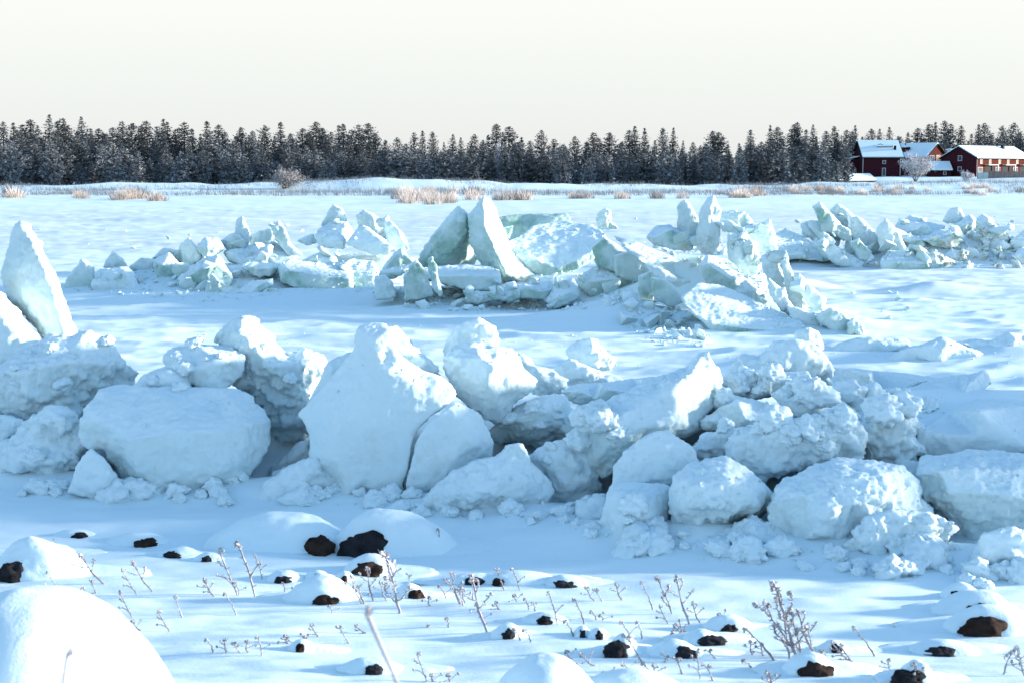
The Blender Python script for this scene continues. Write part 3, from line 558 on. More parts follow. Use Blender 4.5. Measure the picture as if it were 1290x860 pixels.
S6('greenish chunk at the right foot of the ridge', 7, 32.2, .8, [(1030,600),(1100,568),(1160,588),(1184,620),(1178,685),(1120,675),(1060,640)], ice=.9)
S6('small rounded chunk right of the greenish foot chunk', 7, 31.9, .4, [(1172,635),(1205,610),(1242,640),(1246,685),(1178,688)], ice=.4, rough=.6)
S6('jagged block beside the brown underside of the ridge centre', 7, 35.2, .6, [(232,425),(290,398),(304,480),(296,530),(238,525)], ice=.7, soft=0)
S6('broad tilted chunk in the rubble at the ridge foot', 7, 33.6, .6, [(420,605),(490,588),(560,660),(548,712),(470,705),(395,650)], ice=.6, soft=0)
S6('angular flat chunk low in the rubble', 7, 34.0, .5, [(125,605),(180,588),(246,660),(225,692),(140,684)], ice=.4, soft=0)
S6('thin leaning plate at the left of the rubble', 7, 34.3, .25, [(-5,565),(25,565),(78,640),(58,662),(0,622)], ice=.4, soft=0)
S6('pale green chunk above the rubble', 7, 34.4, .6, [(285,425),(350,435),(400,480),(430,540),(370,560),(300,520)], ice=.8, soft=0)
S6('flat chunk at the top of the rubble', 7, 34.3, .6, [(60,530),(130,505,.3),(230,540,.3),(280,590),(200,620),(90,590)], ice=.4, soft=0)
S6('low chunk at the very foot of the rubble', 7, 33.2, .6, [(355,690),(430,660),(490,690),(500,730),(420,750),(350,735)], ice=.4, soft=0)

# ---- left heap of the middle ridge
LG = 'snowy blocks of the left heap'
def S5(*a, **k): k.setdefault('group', LG); k.setdefault('rough', .6); k.setdefault('soft', 1); k.setdefault('ice', .4); slab(*a, **k)
S5('bluish block at the far left end of the left heap', 5, 42.0, 1.0, [(55,392),(75,330),(125,273),(162,300),(170,392)])
S5('snow covered slab at the left foot of the left heap', 5, 41.3, 1.2, [(155,362),(180,310,.4),(280,298,.6),(310,330,.3),(335,388),(250,398),(165,395)], ice=.2)
S5('small pointed chunk on the left end of the heap', 5, 43.0, .8, [(196,300),(230,243),(268,275),(280,310)])
S5('low long block behind the left foot slab', 5, 42.8, 1.0, [(275,310),(330,268),(380,273),(390,325),(300,345)])
S5('pale green tilted cube in the left heap', 5, 42.0, .9, [(376,275,.2),(430,248,.2),(474,300,.1),(450,340,0),(388,335,.1)], [(405,295,-.15)], ice=.9, soft=0)
S5('bluish block behind the pale green tilted cube', 5, 43.2, .8, [(370,268),(410,233),(470,243),(485,290),(440,270)])
S5('tall block left of the grey sided cube', 5, 43.0, .8, [(466,225),(500,195),(548,265),(505,300),(478,290)], soft=0)
S5('grey sided cube on the crest of the left heap', 5, 42.8, .9, [(526,228),(560,193,.2),(602,198,.3),(624,235,.2),(562,278)], [(565,225,-.1)], soft=0, dirt=.4)
S5('thin upright fin on the crest of the left heap', 5, 44.0, .4, [(662,190),(668,130),(690,122),(712,180),(710,225),(660,225)], ice=.3)
S5('low lumpy block left of the thin upright fin', 5, 43.6, .9, [(615,205),(650,182),(680,190),(700,225),(640,250)])
S5('snowy wedge right of the thin upright fin', 5, 44.2, .9, [(685,222),(740,173),(790,163),(825,220),(760,240)])
S5('leaning slab at the right end of the left heap', 5, 43.4, .7, [(792,153),(820,133),(842,170),(855,215),(895,252),(850,260),(806,200)])
S5('big crumbly block with a green split in the left heap', 5, 40.8, 1.2, [(452,345),(490,310,.2),(530,288,.3),(555,268,.4),(602,258,.4),(655,330,.2),(640,400,.1),(600,425,0),(560,405,0),(500,400,0)], rough=1.1, ice=.7)
S5('pale wedge propped before the crumbly block', 5, 40.2, .6, [(550,400),(580,320),(602,345),(630,415),(592,425)], ice=.5, soft=0)
S5('broad snow plate on the left heap', 5, 43.0, 1.5, [(620,245),(700,225,.8),(800,213,1.0),(885,262,.5),(820,312),(720,310),(640,275)], ice=.2)
S5('flat dark edged plate below the broad snow plate', 5, 41.5, 1.0, [(685,292),(740,272,.4),(825,300,.2),(785,332),(720,325)], ice=.6)
S5('big flat green edged block, right front of the left heap', 5, 41.0, 1.4, [(816,300,.2),(850,272,.7),(1000,292,1.0),(1082,318,.8),(1074,375,.1),(980,396,0),(880,372,0),(822,352,0)], [(845,305,.1),(960,325,.05),(1060,335,.15)], ice=1.0, soft=0)
S5('snow topped block right of the big flat green block', 5, 41.6, 1.2, [(1030,300),(1070,273,.6),(1150,278,.7),(1175,320,.3),(1155,372),(1085,370)], [(1080,325,.05),(1150,325,.1)], ice=.9, soft=0)
S5('narrow plate stuck in the snow below the left heap', 5, 40.0, .9, [(662,390),(720,350,.3),(792,343,.4),(795,362),(705,408)], ice=.6)
S5('small chunk between the snow plate and the green block', 5, 42.2, .9, [(885,285),(960,248,.4),(1020,268,.4),(1035,300),(950,310)], ice=.3)
S5('pointed pale block on top of the back cluster', 5, 50.0, .8, [(968,150),(1010,78),(1042,95),(1055,130),(1030,165)], [(1020,120,-.1)], ice=.4, dirt=.4)
S5('wide dirty block under the pointed pale block', 5, 49.4, 1.2, [(955,170),(1000,138,.4),(1060,138,.4),(1085,185,.2),(1040,215),(970,215)], dirt=.6)
S5('snow slab at the left foot of the back cluster', 5, 48.6, 1.0, [(945,185),(1010,163,.4),(1052,200,.2),(1045,232),(960,225)], ice=.3)
S5('jagged row of chunks on the back cluster', 5, 50.0, 1.0, [(1090,118),(1120,98),(1180,130),(1202,118),(1215,175),(1140,200),(1095,150)], rough=1.2, dirt=.6)
S5('smooth white leaning slab at the right of the back cluster', 5, 48.8, .6, [(1190,135),(1215,138),(1262,190),(1278,240),(1230,245),(1196,200)], ice=.2, soft=0)
S5('snowy foot block in the middle of the back cluster', 5, 48.2, 1.0, [(1055,215),(1110,148,.5),(1190,198,.4),(1238,245),(1150,255)], ice=.3)
S5('lone small chunk left of the back cluster', 5, 49.5, .6, [(885,205),(935,183),(948,212),(915,222)])
S5('blue tilted chip between the left heap and the twin peaks', 5, 38.5, .6, [(1180,312),(1220,260),(1250,233),(1290,282),(1235,315)], ice=.7, soft=0)

# ---- right pile
QG = 'slabs of the far right pile'
def S8(*a, **k): k.setdefault('group', QG); slab(*a, **k)
S8('thick slab leaning up to the left at the top of the right pile', 8, 53.5, .7, [(204,490,.1),(240,465,.1),(282,515,.1),(332,570,.1),(380,600,.1),(380,660,0),(340,645,0),(290,615,0),(250,605,.1),(228,550,.1)], [(248,500,-.08),(300,570,-.08),(250,560,.05)], ice=.8, soft=0)
S8('pale slab behind the thick leaning slab', 8, 54.8, .6, [(282,505),(320,477),(372,503),(405,545),(385,600),(330,575)], ice=.3)
S8('long grey sloping slab right of the thick leaning slab', 8, 54.0, .8, [(366,515),(430,543),(502,618),(550,695),(530,740),(470,695),(400,655),(370,600)], ice=.3, dirt=.4)
S8('wide smooth slab at the left end of the right pile', 8, 52.6, 1.0, [(10,628,.6),(70,598,1.2),(130,618,1.2),(240,688,.8),(305,742,.2),(260,750,0),(170,735,0),(100,735,0),(55,752,0),(35,728,.2)], [(60,715,.05),(150,705,.05),(240,728,.05)], ice=1.0)
S8('snow slab above the wide smooth slab', 8, 54.0, 1.0, [(145,570),(210,553,.5),(270,598,.5),(335,618,.4),(325,670),(230,655),(155,615)], ice=.3)
S8('long thin slab running down from the right pile', 8, 52.0, .7, [(195,655),(260,638,.4),(340,688,.4),(445,748,.2),(435,790),(340,768),(265,735)], ice=.5)
S8('small green leaning piece in the right pile', 8, 52.2, .5, [(376,655),(420,643),(474,700),(466,745),(420,735)], ice=.9, soft=0)
S8('triangular upright slab in the middle of the right pile', 8, 52.8, .5, [(504,590),(545,542),(592,590),(655,700),(600,720),(540,705),(510,650)], [(555,620,-.12)], ice=.3, dirt=.35, soft=0)
S8('square flat block at the front foot of the right pile', 8, 51.2, 1.1, [(520,742,.1),(560,698,.9),(650,698,1.0),(752,745,.5),(750,782,.1),(640,792,0),(522,788,0)], [(530,750,.05),(640,748,.0),(740,752,.1)], ice=1.0, soft=0)
S8('uppermost green slab of the stacked slabs in the right pile', 8, 54.4, 1.0, [(570,595),(620,558,.6),(740,563,.8),(825,580,.4),(805,620),(700,628),(615,615)], ice=.9)
S8('narrow slab tilted under the uppermost green slab', 8, 53.4, .7, [(582,585),(650,615,.3),(745,650,.3),(738,682),(655,665),(595,632)], ice=.7)
S8('dark bellied slab under the stacked slabs of the right pile', 8, 53.2, 1.1, [(715,645),(800,598,.6),(880,608,.6),(916,650,.3),(865,680),(780,675)], ice=.7, dirt=.8)
S8('blue chunk on the very top of the right pile', 8, 55.0, .7, [(815,555),(850,498),(892,493),(915,530),(885,570)], ice=.2, soft=0)
S8('tilted green slab below the blue top chunk', 8, 54.2, .8, [(845,590),(940,528,.4),(974,545,.4),(966,585,.2),(900,622)], ice=.9, dirt=.3)
S8('thin flat slab behind the uppermost green slab', 8, 55.6, .8, [(612,570),(660,533,.3),(735,543,.4),(740,575)], ice=.6)
S8('round brownish block near the right end of the pile', 8, 53.6, .8, [(1005,625),(1040,568),(1100,598),(1125,645),(1060,662)], ice=.4, dirt=.9, rough=1)
S8('green chunk right of the square flat block', 8, 51.5, .6, [(730,748),(770,698,.2),(815,718,.2),(818,778),(755,782)], [(775,740,-.1)], ice=.9, soft=0)
S8('low flat chunk at the front of the right pile', 8, 51.2, .6, [(850,770),(870,748,.3),(955,758,.3),(945,788),(860,788)], ice=.7)
S8('broken slab in the hollow of the right pile', 8, 52.6, .7, [(815,725),(850,698,.3),(905,698,.3),(935,745),(835,770)], ice=.4, dirt=.5, soft=0)
S8('snowy block cut by the right edge behind the pile', 8, 53.4, 1.0, [(1130,650),(1200,598,.4),(1290,620,.4),(1290,700),(1160,712)], ice=.3)
S8('tilted chunk low at the right edge of the pile', 8, 52.4, .8, [(1140,720),(1190,680,.3),(1260,700,.3),(1270,750),(1180,760)], ice=.5, dirt=.4)
S8('upper chunk right of the blue top chunk', 8, 54.6, .8, [(960,560),(1000,525,.3),(1040,540,.3),(1045,590),(985,600)], ice=.5, dirt=.5)
flush_blocks()

# ------------------------------------------------------------------ loose chunks
def chunk_mesh(k, flat):
    r = np.random.default_rng(100 + k); bm = bmesh.new()
    for _ in range(10):
        p = r.normal(size=3); p /= np.linalg.norm(p); p *= r.uniform(.75, 1.1)
        bm.verts.new((p[0] * .5, p[1] * .4, p[2] * flat))
    res = bmesh.ops.convex_hull(bm, input=bm.verts)
    bmesh.ops.delete(bm, geom=[v for v in bm.verts if not v.link_faces], context='VERTS')
    bmesh.ops.bevel(bm, geom=list(bm.edges), offset=.018, segments=1, affect='EDGES', profile=.5)
    me = bpy.data.meshes.new('ice_chunk'); bm.to_mesh(me); bm.free(); me.materials.append(M_ICE)
    n = len(me.vertices); no = np.empty(n * 3); me.vertices.foreach_get('normal', no); up = no.reshape(-1, 3)[:, 2]
    at = me.attributes.new('ice', 'FLOAT', 'POINT'); at.data.foreach_set('value', ((1 - sstep(.1, .6, up)) * .55).astype(np.float32))
    at = me.attributes.new('dirt', 'FLOAT', 'POINT'); at.data.foreach_set('value', ((1 - sstep(-.2, .5, up)) * .2 if k < 8 else .55 + .45 * (1 - sstep(-.2, .5, up))).astype(np.float32))
    return me
CHUNKS = [chunk_mesh(k, .36 if k % 3 else .18) for k in range(14)]
bpy.context.view_layer.update(); DG = bpy.context.evaluated_depsgraph_get()
def surface(px, py):
    """point and normal of whatever surface of the ridges or the ground lies at that pixel"""
    hit, p, n, _, _, _ = SC.ray_cast(DG, Vector((0, 0, CH)), ray(px, py).normalized())
    return (p, n) if hit else (G(px, py), Vector((0, 0, 1)))
RAW = []
for k in range(10):
    c = CHUNKS[k]; v = np.empty(len(c.vertices) * 3); c.vertices.foreach_get('co', v); RAW.append((v.reshape(-1, 3), [tuple(p.vertices) for p in c.polygons]))
RUB = MB()
def crumbs(crop, poly, count, s0, s1):
    xs = [p[0] for p in poly]; ys = [p[1] for p in poly]; n = 0; tries = 0
    while n < count and tries < count * 6:
        tries += 1; x = random.uniform(min(xs), max(xs)); y = random.uniform(min(ys), max(ys))
        if not inside((x, y), poly): continue
        p, nn = surface(*C2(crop, x, y))
        if nn.z < .35: continue
        v, f = random.choice(RAW); s = s0 * (s1 / s0) ** (random.random() ** 2)
        a, b, c = (random.uniform(0, 6.28) for _ in range(3)); R = np.array(Matrix.Rotation(a, 3, 'Z') @ Matrix.Rotation(b, 3, 'X') @ Matrix.Rotation(c, 3, 'Y'))
        RUB.add((v * s) @ R.T + np.array(p) + np.array([0, 0, s * .1]), f); n += 1
def scatter(label, group, crop, poly, count, s0, s1, dirty=False, lift=.0, tilt=.5):
    xs = [p[0] for p in poly]; ys = [p[1] for p in poly]; n = 0; tries = 0
    while n < count and tries < count * 8:
        tries += 1; x = random.uniform(min(xs), max(xs)); y = random.uniform(min(ys), max(ys))
        if not inside((x, y), poly): continue
        g, nn = surface(*C2(crop, x, y)); s = s0 * (s1 / s0) ** (random.random() ** 1.8)
        if nn.z < .2: continue
        me = random.choice(CHUNKS[8:] if dirty else CHUNKS[:8])
        o = link('ice_chunk', me, loc=(g.x, g.y, g.z + s * .10))
        o.rotation_euler = (random.uniform(-tilt, tilt), random.uniform(-tilt, tilt), random.uniform(0, 6.28)); o.scale = (s, s, s)
        tag(o, label, 'ice chunk', group); n += 1
crumbs(6, [(60,540),(400,540),(1000,580),(1050,650),(500,655),(150,650)], 260, .05, .2)
crumbs(6, [(200,430),(600,430),(1280,380),(1280,560),(700,560),(300,540)], 130, .04, .14)
crumbs(7, [(20,480),(280,500),(420,560),(570,690),(520,740),(330,735),(180,660)], 320, .05, .22)
crumbs(7, [(200,260),(480,260),(620,200),(820,260),(1000,540),(1180,660),(900,660),(560,400),(300,340)], 260, .05, .18)
crumbs(8, [(30,600),(300,560),(640,600),(1180,560),(1190,785),(300,760),(60,740)], 420, .06, .3)
crumbs(5, [(60,380),(300,300),(640,240),(900,200),(1240,200),(1290,400),(900,390),(600,425),(300,400)], 360, .05, .22)
crumbs(0, [(0,450),(420,400),(900,430),(1290,440),(1290,740),(860,705),(700,660),(560,650),(330,636),(0,620)], 620, .02, .085)
_m = RUB.mesh('ice_rubble', M_ICE); _a = _m.attributes.new('ice', 'FLOAT', 'POINT'); _a.data.foreach_set('value', np.full(len(_m.vertices), .25, np.float32))
tag(link('ice_rubble', _m), 'fine crumbled ice and frozen snow strewn over the ridges', 'ice rubble', kind='stuff')
scatter('broken ice chunk in the rubble at the foot of the twin peaks', 'rubble below the twin peaks', 6, [(60,560),(400,560),(1000,600),(1050,650),(500,655),(150,650)], 36, .2, .65)
scatter('broken ice chunk in the rubble slope right of the twin peaks', 'rubble slope of the middle ridge', 7, [(20,500),(280,510),(420,560),(560,690),(520,740),(330,735),(180,660)], 44, .22, .75)
scatter('broken ice chunk caught between the crest slabs of the middle ridge', 'rubble on the middle crest', 7, [(280,260),(480,300),(620,210),(820,290),(800,420),(560,330),(480,380),(300,300)], 34, .2, .6, lift=.4)
scatter('brown stained ice chunk in the rubble of the far right pile', 'stained rubble of the right pile', 8, [(640,660),(900,620),(1100,600),(1160,700),(1180,780),(760,778)], 60, .25, .9, True, lift=.35, tilt=.9)
scatter('small ice chunk strewn on the snow around the left heap', 'rubble of the left heap', 5, [(60,380),(300,320),(640,330),(700,400),(1250,330),(1290,400),(900,390),(600,425),(300,400)], 28, .12, .45)
scatter('small tilted ice plate wedged among the slabs right of the twin peaks', 'plates wedged in the middle ridge', 7, [(260,240),(480,270),(800,250),(980,480),(1040,600),(960,560),(800,420),(620,330),(480,330)], 26, .4, .9, tilt=.95)
scatter('small tilted ice plate wedged below the twin peaks', 'plates wedged below the twin peaks', 6, [(0,480),(300,520),(900,470),(1280,560),(1000,620),(400,600),(60,590)], 18, .4, .8, tilt=.9)
scatter('broken plate of ice in the stack of the far right pile', 'plates in the right pile', 8, [(120,600),(420,580),(620,640),(1150,560),(1180,720),(700,760),(300,740)], 30, .6, 1.25, tilt=.9)
scatter('snowy ice plate tilted among the blocks of the left heap', 'plates in the left heap', 5, [(80,350),(300,300),(640,220),(900,240),(1200,200),(1250,240),(900,290),(640,380),(300,380)], 22, .4, .9, tilt=.8)
scatter('small ice chunk scattered over the far flat ice', 'scattered chunks on the far flat', 0, [(0,292),(200,282),(560,270),(900,268),(1290,262),(1290,282),(900,296),(420,300),(200,318),(60,310)], 30, .2, .8, tilt=.2)
scatter('small ice chunk beside the little hummock on the grey flat', 'chunks on the grey flat', 0, [(1050,365),(1090,360),(1160,376),(1190,402),(1120,404)], 8, .12, .4)
scatter('frozen snow lump crumbled off the near ridge blocks', 'crumbs at the foot of the near ridge', 0, [(330,640),(420,640),(560,652),(700,660),(760,690),(860,705),(1060,715),(1220,730),(1220,722),(980,706),(870,690),(720,655),(560,640),(380,628)], 20, .05, .2)

def lump_mesh(k):
    bm = bmesh.new(); bmesh.ops.create_icosphere(bm, subdivisions=4, radius=.5); co = np.array([v.co[:] for v in bm.verts])
    d = 1 + .35 * fbm(co * 2.0 + k * 5.1, 2, 3) + .22 * billow(co * 4.5 + k * 3.3, 3, 8)
    for v, c, q in zip(bm.verts, co, d): v.co = c * q * np.array([1, .9, .72])
    me = bpy.data.meshes.new('snow_lump'); bm.to_mesh(me); bm.free(); me.polygons.foreach_set('use_smooth', [True] * len(me.polygons)); me.materials.append(M_ICE); return me
LUMPS = [lump_mesh(k) for k in range(8)]
def lumps(label, group, poly, count, s0, s1):
    xs = [p[0] for p in poly]; ys = [p[1] for p in poly]; n = 0; tries = 0
    while n < count and tries < count * 10:
        tries += 1; x = random.uniform(min(xs), max(xs)); y = random.uniform(min(ys), max(ys))
        if not inside((x, y), poly): continue
        g, nn = surface(x, y)
        if nn.z < .3 or g.y > 19: continue
        s = s0 * (s1 / s0) ** (random.random() ** 1.6); o = link('snow_lump', random.choice(LUMPS), loc=(g.x, g.y + s * .1, g.z + s * .12))
        o.scale = (s * random.uniform(.9, 1.4), s, s); o.rotation_euler = (random.uniform(-.4, .4), random.uniform(-.4, .4), random.uniform(0, 6.28)); tag(o, label, 'snow lump', group); n += 1
lumps('frozen snow lump at the foot of the left near blocks', 'lumps at the left foot', [(0,560),(100,590),(300,600),(420,590),(420,640),(200,632),(0,625)], 26, .12, .42)
lumps('frozen snow lump at the foot of the central near blocks', 'lumps at the central foot', [(420,600),(560,630),(700,620),(800,640),(860,690),(760,700),(640,662),(500,650),(400,642)], 34, .12, .42)
lumps('frozen snow lump at the foot of the right near blocks', 'lumps at the right foot', [(800,660),(900,680),(1000,690),(1150,690),(1290,700),(1290,745),(1100,728),(900,712)], 30, .12, .40)
lumps('frozen snow lump packed between the slabs of the right slope', 'lumps on the right slope', [(880,480),(980,470),(1080,500),(1180,500),(1160,560),(1080,570),(960,560),(900,540)], 40, .14, .45)
lumps('frozen snow lump lodged among the upper central blocks', 'lumps among the central blocks', [(600,480),(700,500),(780,520),(780,590),(700,590),(620,560)], 16, .12, .36)
lumps('frozen snow lump lodged on the left near blocks', 'lumps on the left blocks', [(0,430),(140,430),(330,430),(410,460),(380,520),(200,490),(0,500)], 18, .1, .3)

# ------------------------------------------------------------------ pines
def face_attr(me, vals):
    at = me.attributes.new('frost', 'FLOAT', 'FACE'); at.data.foreach_set('value', np.asarray(vals, np.float32))
def pine(seed, H, W, shape, needle, dens=1.0):
    """(trunk mesh, crown mesh) of a pine H metres high; crown of leaf-sized needle tufts on whorled branches"""
    r = random.Random(seed); t = MB()
    lean = r.uniform(-.03, .03)
    t.tube([(0, 0, -.5), (lean * H * .3, 0, H * .35), (lean * H * .7, 0, H * .7), (lean * H, 0, H * .97)], [.16, .13, .08, .02], 6)
    m = MB(); fr = []
    z = H * (.06 if shape != 'bare' else .28); z0 = z
    def tuft(c, s, up):
        for _ in range(3):
            d1 = Vector((r.gauss(0, 1), r.gauss(0, 1), r.gauss(0, .55) + .15)).normalized(); d2 = Vector((r.gauss(0, 1), r.gauss(0, 1), r.gauss(0, .6))).normalized()
            a = c + d1 * s; b_ = c - d1 * s * .6 + d2 * s * .55; e = c - d1 * s * .6 - d2 * s * .55
            m.add([a, b_, e], [(0, 1, 2)]); fr.append(min(1, .18 + .42 * r.random() + up))
    while z < H * 1.0:
        u = (z - z0) / (H - z0)
        if shape == 'oval': R = W * (1 - u) ** .62 * (.55 + .45 * min(1, u * 4)) + .12
        elif shape == 'round': R = W * math.sqrt(max(.02, 1 - (u * 1.02) ** 2.2)) * (.72 + .28 * min(1, u * 4))
        elif shape == 'cone': R = W * (1 - u) ** .8 * (.85 + .15 * min(1, u * 6)) + .15
        else: R = W * math.sqrt(max(.03, 1 - (2 * u - .85) ** 2 * .85)) * (1 - .35 * u)
        nb = r.randint(6, 9)
        a0 = r.uniform(0, 6.28)
        for k in range(nb):
            a = a0 + k * 6.283 / nb + r.uniform(-.35, .35); L = R * r.uniform(.55, 1.12)
            rise = r.uniform(-.12, .35) * L + (.35 * L * u)
            end = Vector((math.cos(a) * L + lean * z, math.sin(a) * L, z + rise)); st = Vector((lean * z, 0, z))
            t.tube([st, end], [.03, .008], 3, cap=False)
            nt_ = max(2, int(L * 4.2 * dens))
            for q in range(nt_):
                f = .25 + .75 * (q + r.random()) / nt_
                c = st.lerp(end, f) + Vector((r.gauss(0, .16), r.gauss(0, .16), r.gauss(0, .13))) * (.5 + L * .3)
                tuft(c, r.uniform(.20, .40) * (1.05 - .5 * u), .0 if f < .7 else .15)
        z += r.uniform(.30, .46)
    tuft(Vector((lean * H, 0, H)), .22, .1)
    cm = m.mesh('crown', needle); face_attr(cm, fr)
    return t.mesh('trunk', M_BARK), cm, H
PINES = [pine(1, 11, 2.5, 'oval', M_NEEDLE), pine(2, 12, 2.7, 'cone', M_NEEDLE), pine(3, 11, 2.4, 'bare', M_NEEDLE), pine(4, 12, 2.2, 'cone', M_NEEDLE),
         pine(5, 10, 2.7, 'oval', M_NEEDLE), pine(6, 11.5, 2.4, 'bare', M_NEEDLE)]
FRONTP = [pine(11, 6.5, 2.1, 'round', M_NEEDLE2, 1.15), pine(12, 7.5, 2.3, 'cone', M_NEEDLE2, 1.15), pine(13, 5.5, 2.0, 'round', M_NEEDLE2, 1.2), pine(14, 8, 2.2, 'round', M_NEEDLE2, 1.1)]
def put_tree(kind, x, y, H, label, group):
    tm, cm, h0 = kind; s = H / h0
    e = empty('pine_tree', (x, y, tz(x, y) - .1), random.uniform(0, 6.28)); wv = random.uniform(.9, 1.45)
    e.scale = (s * wv, s * wv, s); link('trunk', tm, e); link('crown', cm, e)
    return tag(e, label, 'tree', group)
def top_row(px):   # height of the wood's outline in the photograph
    return np.interp(px, [0, 60, 120, 180, 260, 330, 380, 430, 480, 510, 540, 580, 620, 660, 720, 800, 880, 950, 1000, 1050, 1100, 1180, 1290],
                     [156, 152, 158, 158, 160, 160, 160, 158, 166, 178, 166, 170, 164, 170, 176, 168, 172, 168, 164, 162, 162, 160, 158])
SHAPES = {0: 'round topped', 1: 'pointed', 2: 'loose crowned', 3: 'slim pointed', 4: 'broad round', 5: 'tall loose'}
def zone(px):
    for lim, t in ((60, 'at the far left end'), (130, 'above the lone grass tufts at left'), (215, 'above the left dune grass clump'), (310, 'left of the grey frosted bush'), (400, 'behind the grey frosted bush'),
                   (470, 'above the high snow dune'), (530, 'at the notch in the skyline'), (610, 'behind the broad grass clump'), (670, 'around the pale frosted birch'), (760, 'above the teal slab'), (850, 'above the ramp slab'),
                   (930, 'above the tallest crest block'), (985, 'above the right middle dune'), (1075, 'left of the maroon house'), (1150, 'behind the maroon house'), (1205, 'behind the red gable house')):
        if px < lim: return t
    return 'behind the long red house'
def rank(x0, x1, d0, d1, e0, e1, r0, r1, s0, s1, kinds, text, group):
    px = x0
    while px < x1:
        D = random.uniform(d0, d1) if px < 985 else random.uniform(e0, e1)
        x = (px - 645) / F * D; H = CH + (HY - top_row(px) - random.uniform(r0, r1)) / F * D - tz(x, D); k = random.choice(kinds)
        put_tree((PINES + FRONTP)[k], x, D, max(4, H), '%s pine %s %s' % (SHAPES.get(k, 'bushy'), text, zone(px)), group)
        px += random.uniform(s0, s1)
rank(-14, 1306, 276, 296, 336, 352, -8, 13, 6.5, 15, range(6), 'on the skyline', 'skyline pines of the far wood')
rank(-10, 1306, 258, 270, 322, 332, 10, 26, 11, 17, [0, 1, 2, 3, 4, 5, 9], 'in the middle rank', 'middle rank pines of the far wood')
px = -8.0
while px < 1070:     # low frosted trees at the wood's edge
    D = random.uniform(242, 252); x = (px - 645) / F * D
    k = random.randrange(4); H = random.uniform(4.0, 7.6)
    put_tree(FRONTP[k], x, D, H, '%s %s frosted pine at the wood edge %s' % ('short' if H < 5.6 else 'taller', ('round', 'pointed', 'stubby', 'full')[k], zone(px)), 'edge pines of the far wood')
    px += random.uniform(10, 17)
for px in (1000, 1022, 1048, 1070):
    put_tree(random.choice(PINES), (px - 645) / F * 300, 300, random.uniform(9.5, 11), 'dark pine left of the maroon house', 'pines left of the houses')

# ------------------------------------------------------------------ frosted bushes
def bush(name, label, px, D, w_px, h_px, n=9, cat='bush', dark=False, row=None):
    x = (px - 645) / F * D; W = w_px / F * D / 2; H = h_px / F * D; zb = tz(x, D) - .15
    r = random.Random(int(px)); b = MB(); tw = MB(); fr = []
    for k in range(n):
        a = r.uniform(0, 6.28); L = r.uniform(.1, 1) ** .6
        mid = Vector((math.cos(a) * L * W * .45, math.sin(a) * L * W * .4, H * r.uniform(.3, .5)))
        end = Vector((math.cos(a) * L * W, math.sin(a) * L * W * .8, H * math.sqrt(max(.1, 1 - (L * .85) ** 2)) * r.uniform(.85, 1.02)))
        b.tube([(0, 0, 0), mid, end], [.05, .03, .012], 5, cap=False)
        for q in range(320):
            f = r.uniform(.25, 1.05); c = (mid.lerp(end, (f - .4) / .6) if f > .4 else Vector((0, 0, 0)).lerp(mid, f / .4))
            c = c + Vector((r.gauss(0, .13), r.gauss(0, .13), r.gauss(0, .12))) * W
            d = Vector((r.gauss(0, .6), r.gauss(0, .6), r.uniform(.1, 1))).normalized() * r.uniform(.15, .42); s = Vector((r.gauss(0, 1), r.gauss(0, 1), 0)).normalized() * .045
            tw.add([c - s, c + s, c + d + s * .3, c + d - s * .3], [(0, 1, 2, 3)]); fr.append(r.uniform(.35, 1) if not dark else r.uniform(0, .8))
    e = empty(name, (x, D, zb)); b.build('branch', M_BARK, e)
    tm = tw.mesh('twigs', M_FROST); face_attr(tm, fr); link('twigs', tm, e)
    return tag(e, label, cat)
bush('frosted_bush', 'large frost white bush before the maroon house', 1150, 268, 44, 40, 16)
bush('frosted_bush', 'small frost white shrub before the right red house', 1212, 270, 20, 13, 7)
bush('frosted_birch', 'pale frosted young birch left of the houses', 1015, 268, 20, 28, 9, 'tree')
bush('frosted_bush', 'grey frosted bush at the wood edge left of centre', 359, 214, 50, 24, 15, dark=True)
bush('frosted_bush', 'pale frosted birch crown rising from the wood', 632, 262, 18, 62, 10, 'tree')

# ------------------------------------------------------------------ dune grass
def tuft_mesh(seed, n, spread, h):
    r = random.Random(seed); m = MB(); fr = []
    for _ in range(n):
        a = r.uniform(0, 6.28); q = spread * math.sqrt(r.random()); x = math.cos(a) * q; y = math.sin(a) * q * .7
        hh = h * r.uniform(.35, 1) * (1 - .55 * (q / spread) ** 2); dx = r.gauss(-.12, .2) * hh + x * .4; dy = r.gauss(0, .15) * hh
        wv = r.uniform(.012, .024); c = r.uniform(-1, 1) * wv
        m.add([(x - wv, y + c, -.1), (x + wv, y - c, -.1), (x + dx * .5 + wv * .8, y + dy * .5, hh * .6), (x + dx * .5 - wv * .8, y + dy * .5, hh * .6), (x + dx, y + dy, hh)], [(0, 1, 2, 3), (3, 2, 4)])
        f = r.random(); fr += [f * .5, f * .5 + .5]
    me = m.mesh('grass_tuft', M_GRASS); face_attr(me, fr); return me
TUFTS = [tuft_mesh(k, 80, .75, 1.3) for k in range(5)]
def grass(px, py, s, label, group=None):
    g = G(px, py - 3.5); o = link('grass_tuft', random.choice(TUFTS), loc=(g.x, g.y, g.z - .02)); o.scale = (s, s, s); o.rotation_euler.z = random.uniform(0, .8)
    tag(o, label, 'grass', group or 'grass tufts on the dunes')
grass(16, 252, 2.0, 'dark brown grass tuft at the far left of the dunes'); grass(19, 253, 1.6, 'dark brown grass tuft at the far left of the dunes')
for x, y in ((100, 253), (104, 254)): grass(x, y, 1.2, 'pale grass tuft alone on the left dune')
for x in (150, 156, 162, 168, 174, 180): grass(x, 256 - (x - 150) * .1, random.uniform(1.2, 1.8), 'tan grass tuft in the left dune clump')
for x in (196, 200): grass(x, 257, 1.3, 'small brown grass tuft right of the left dune clump')
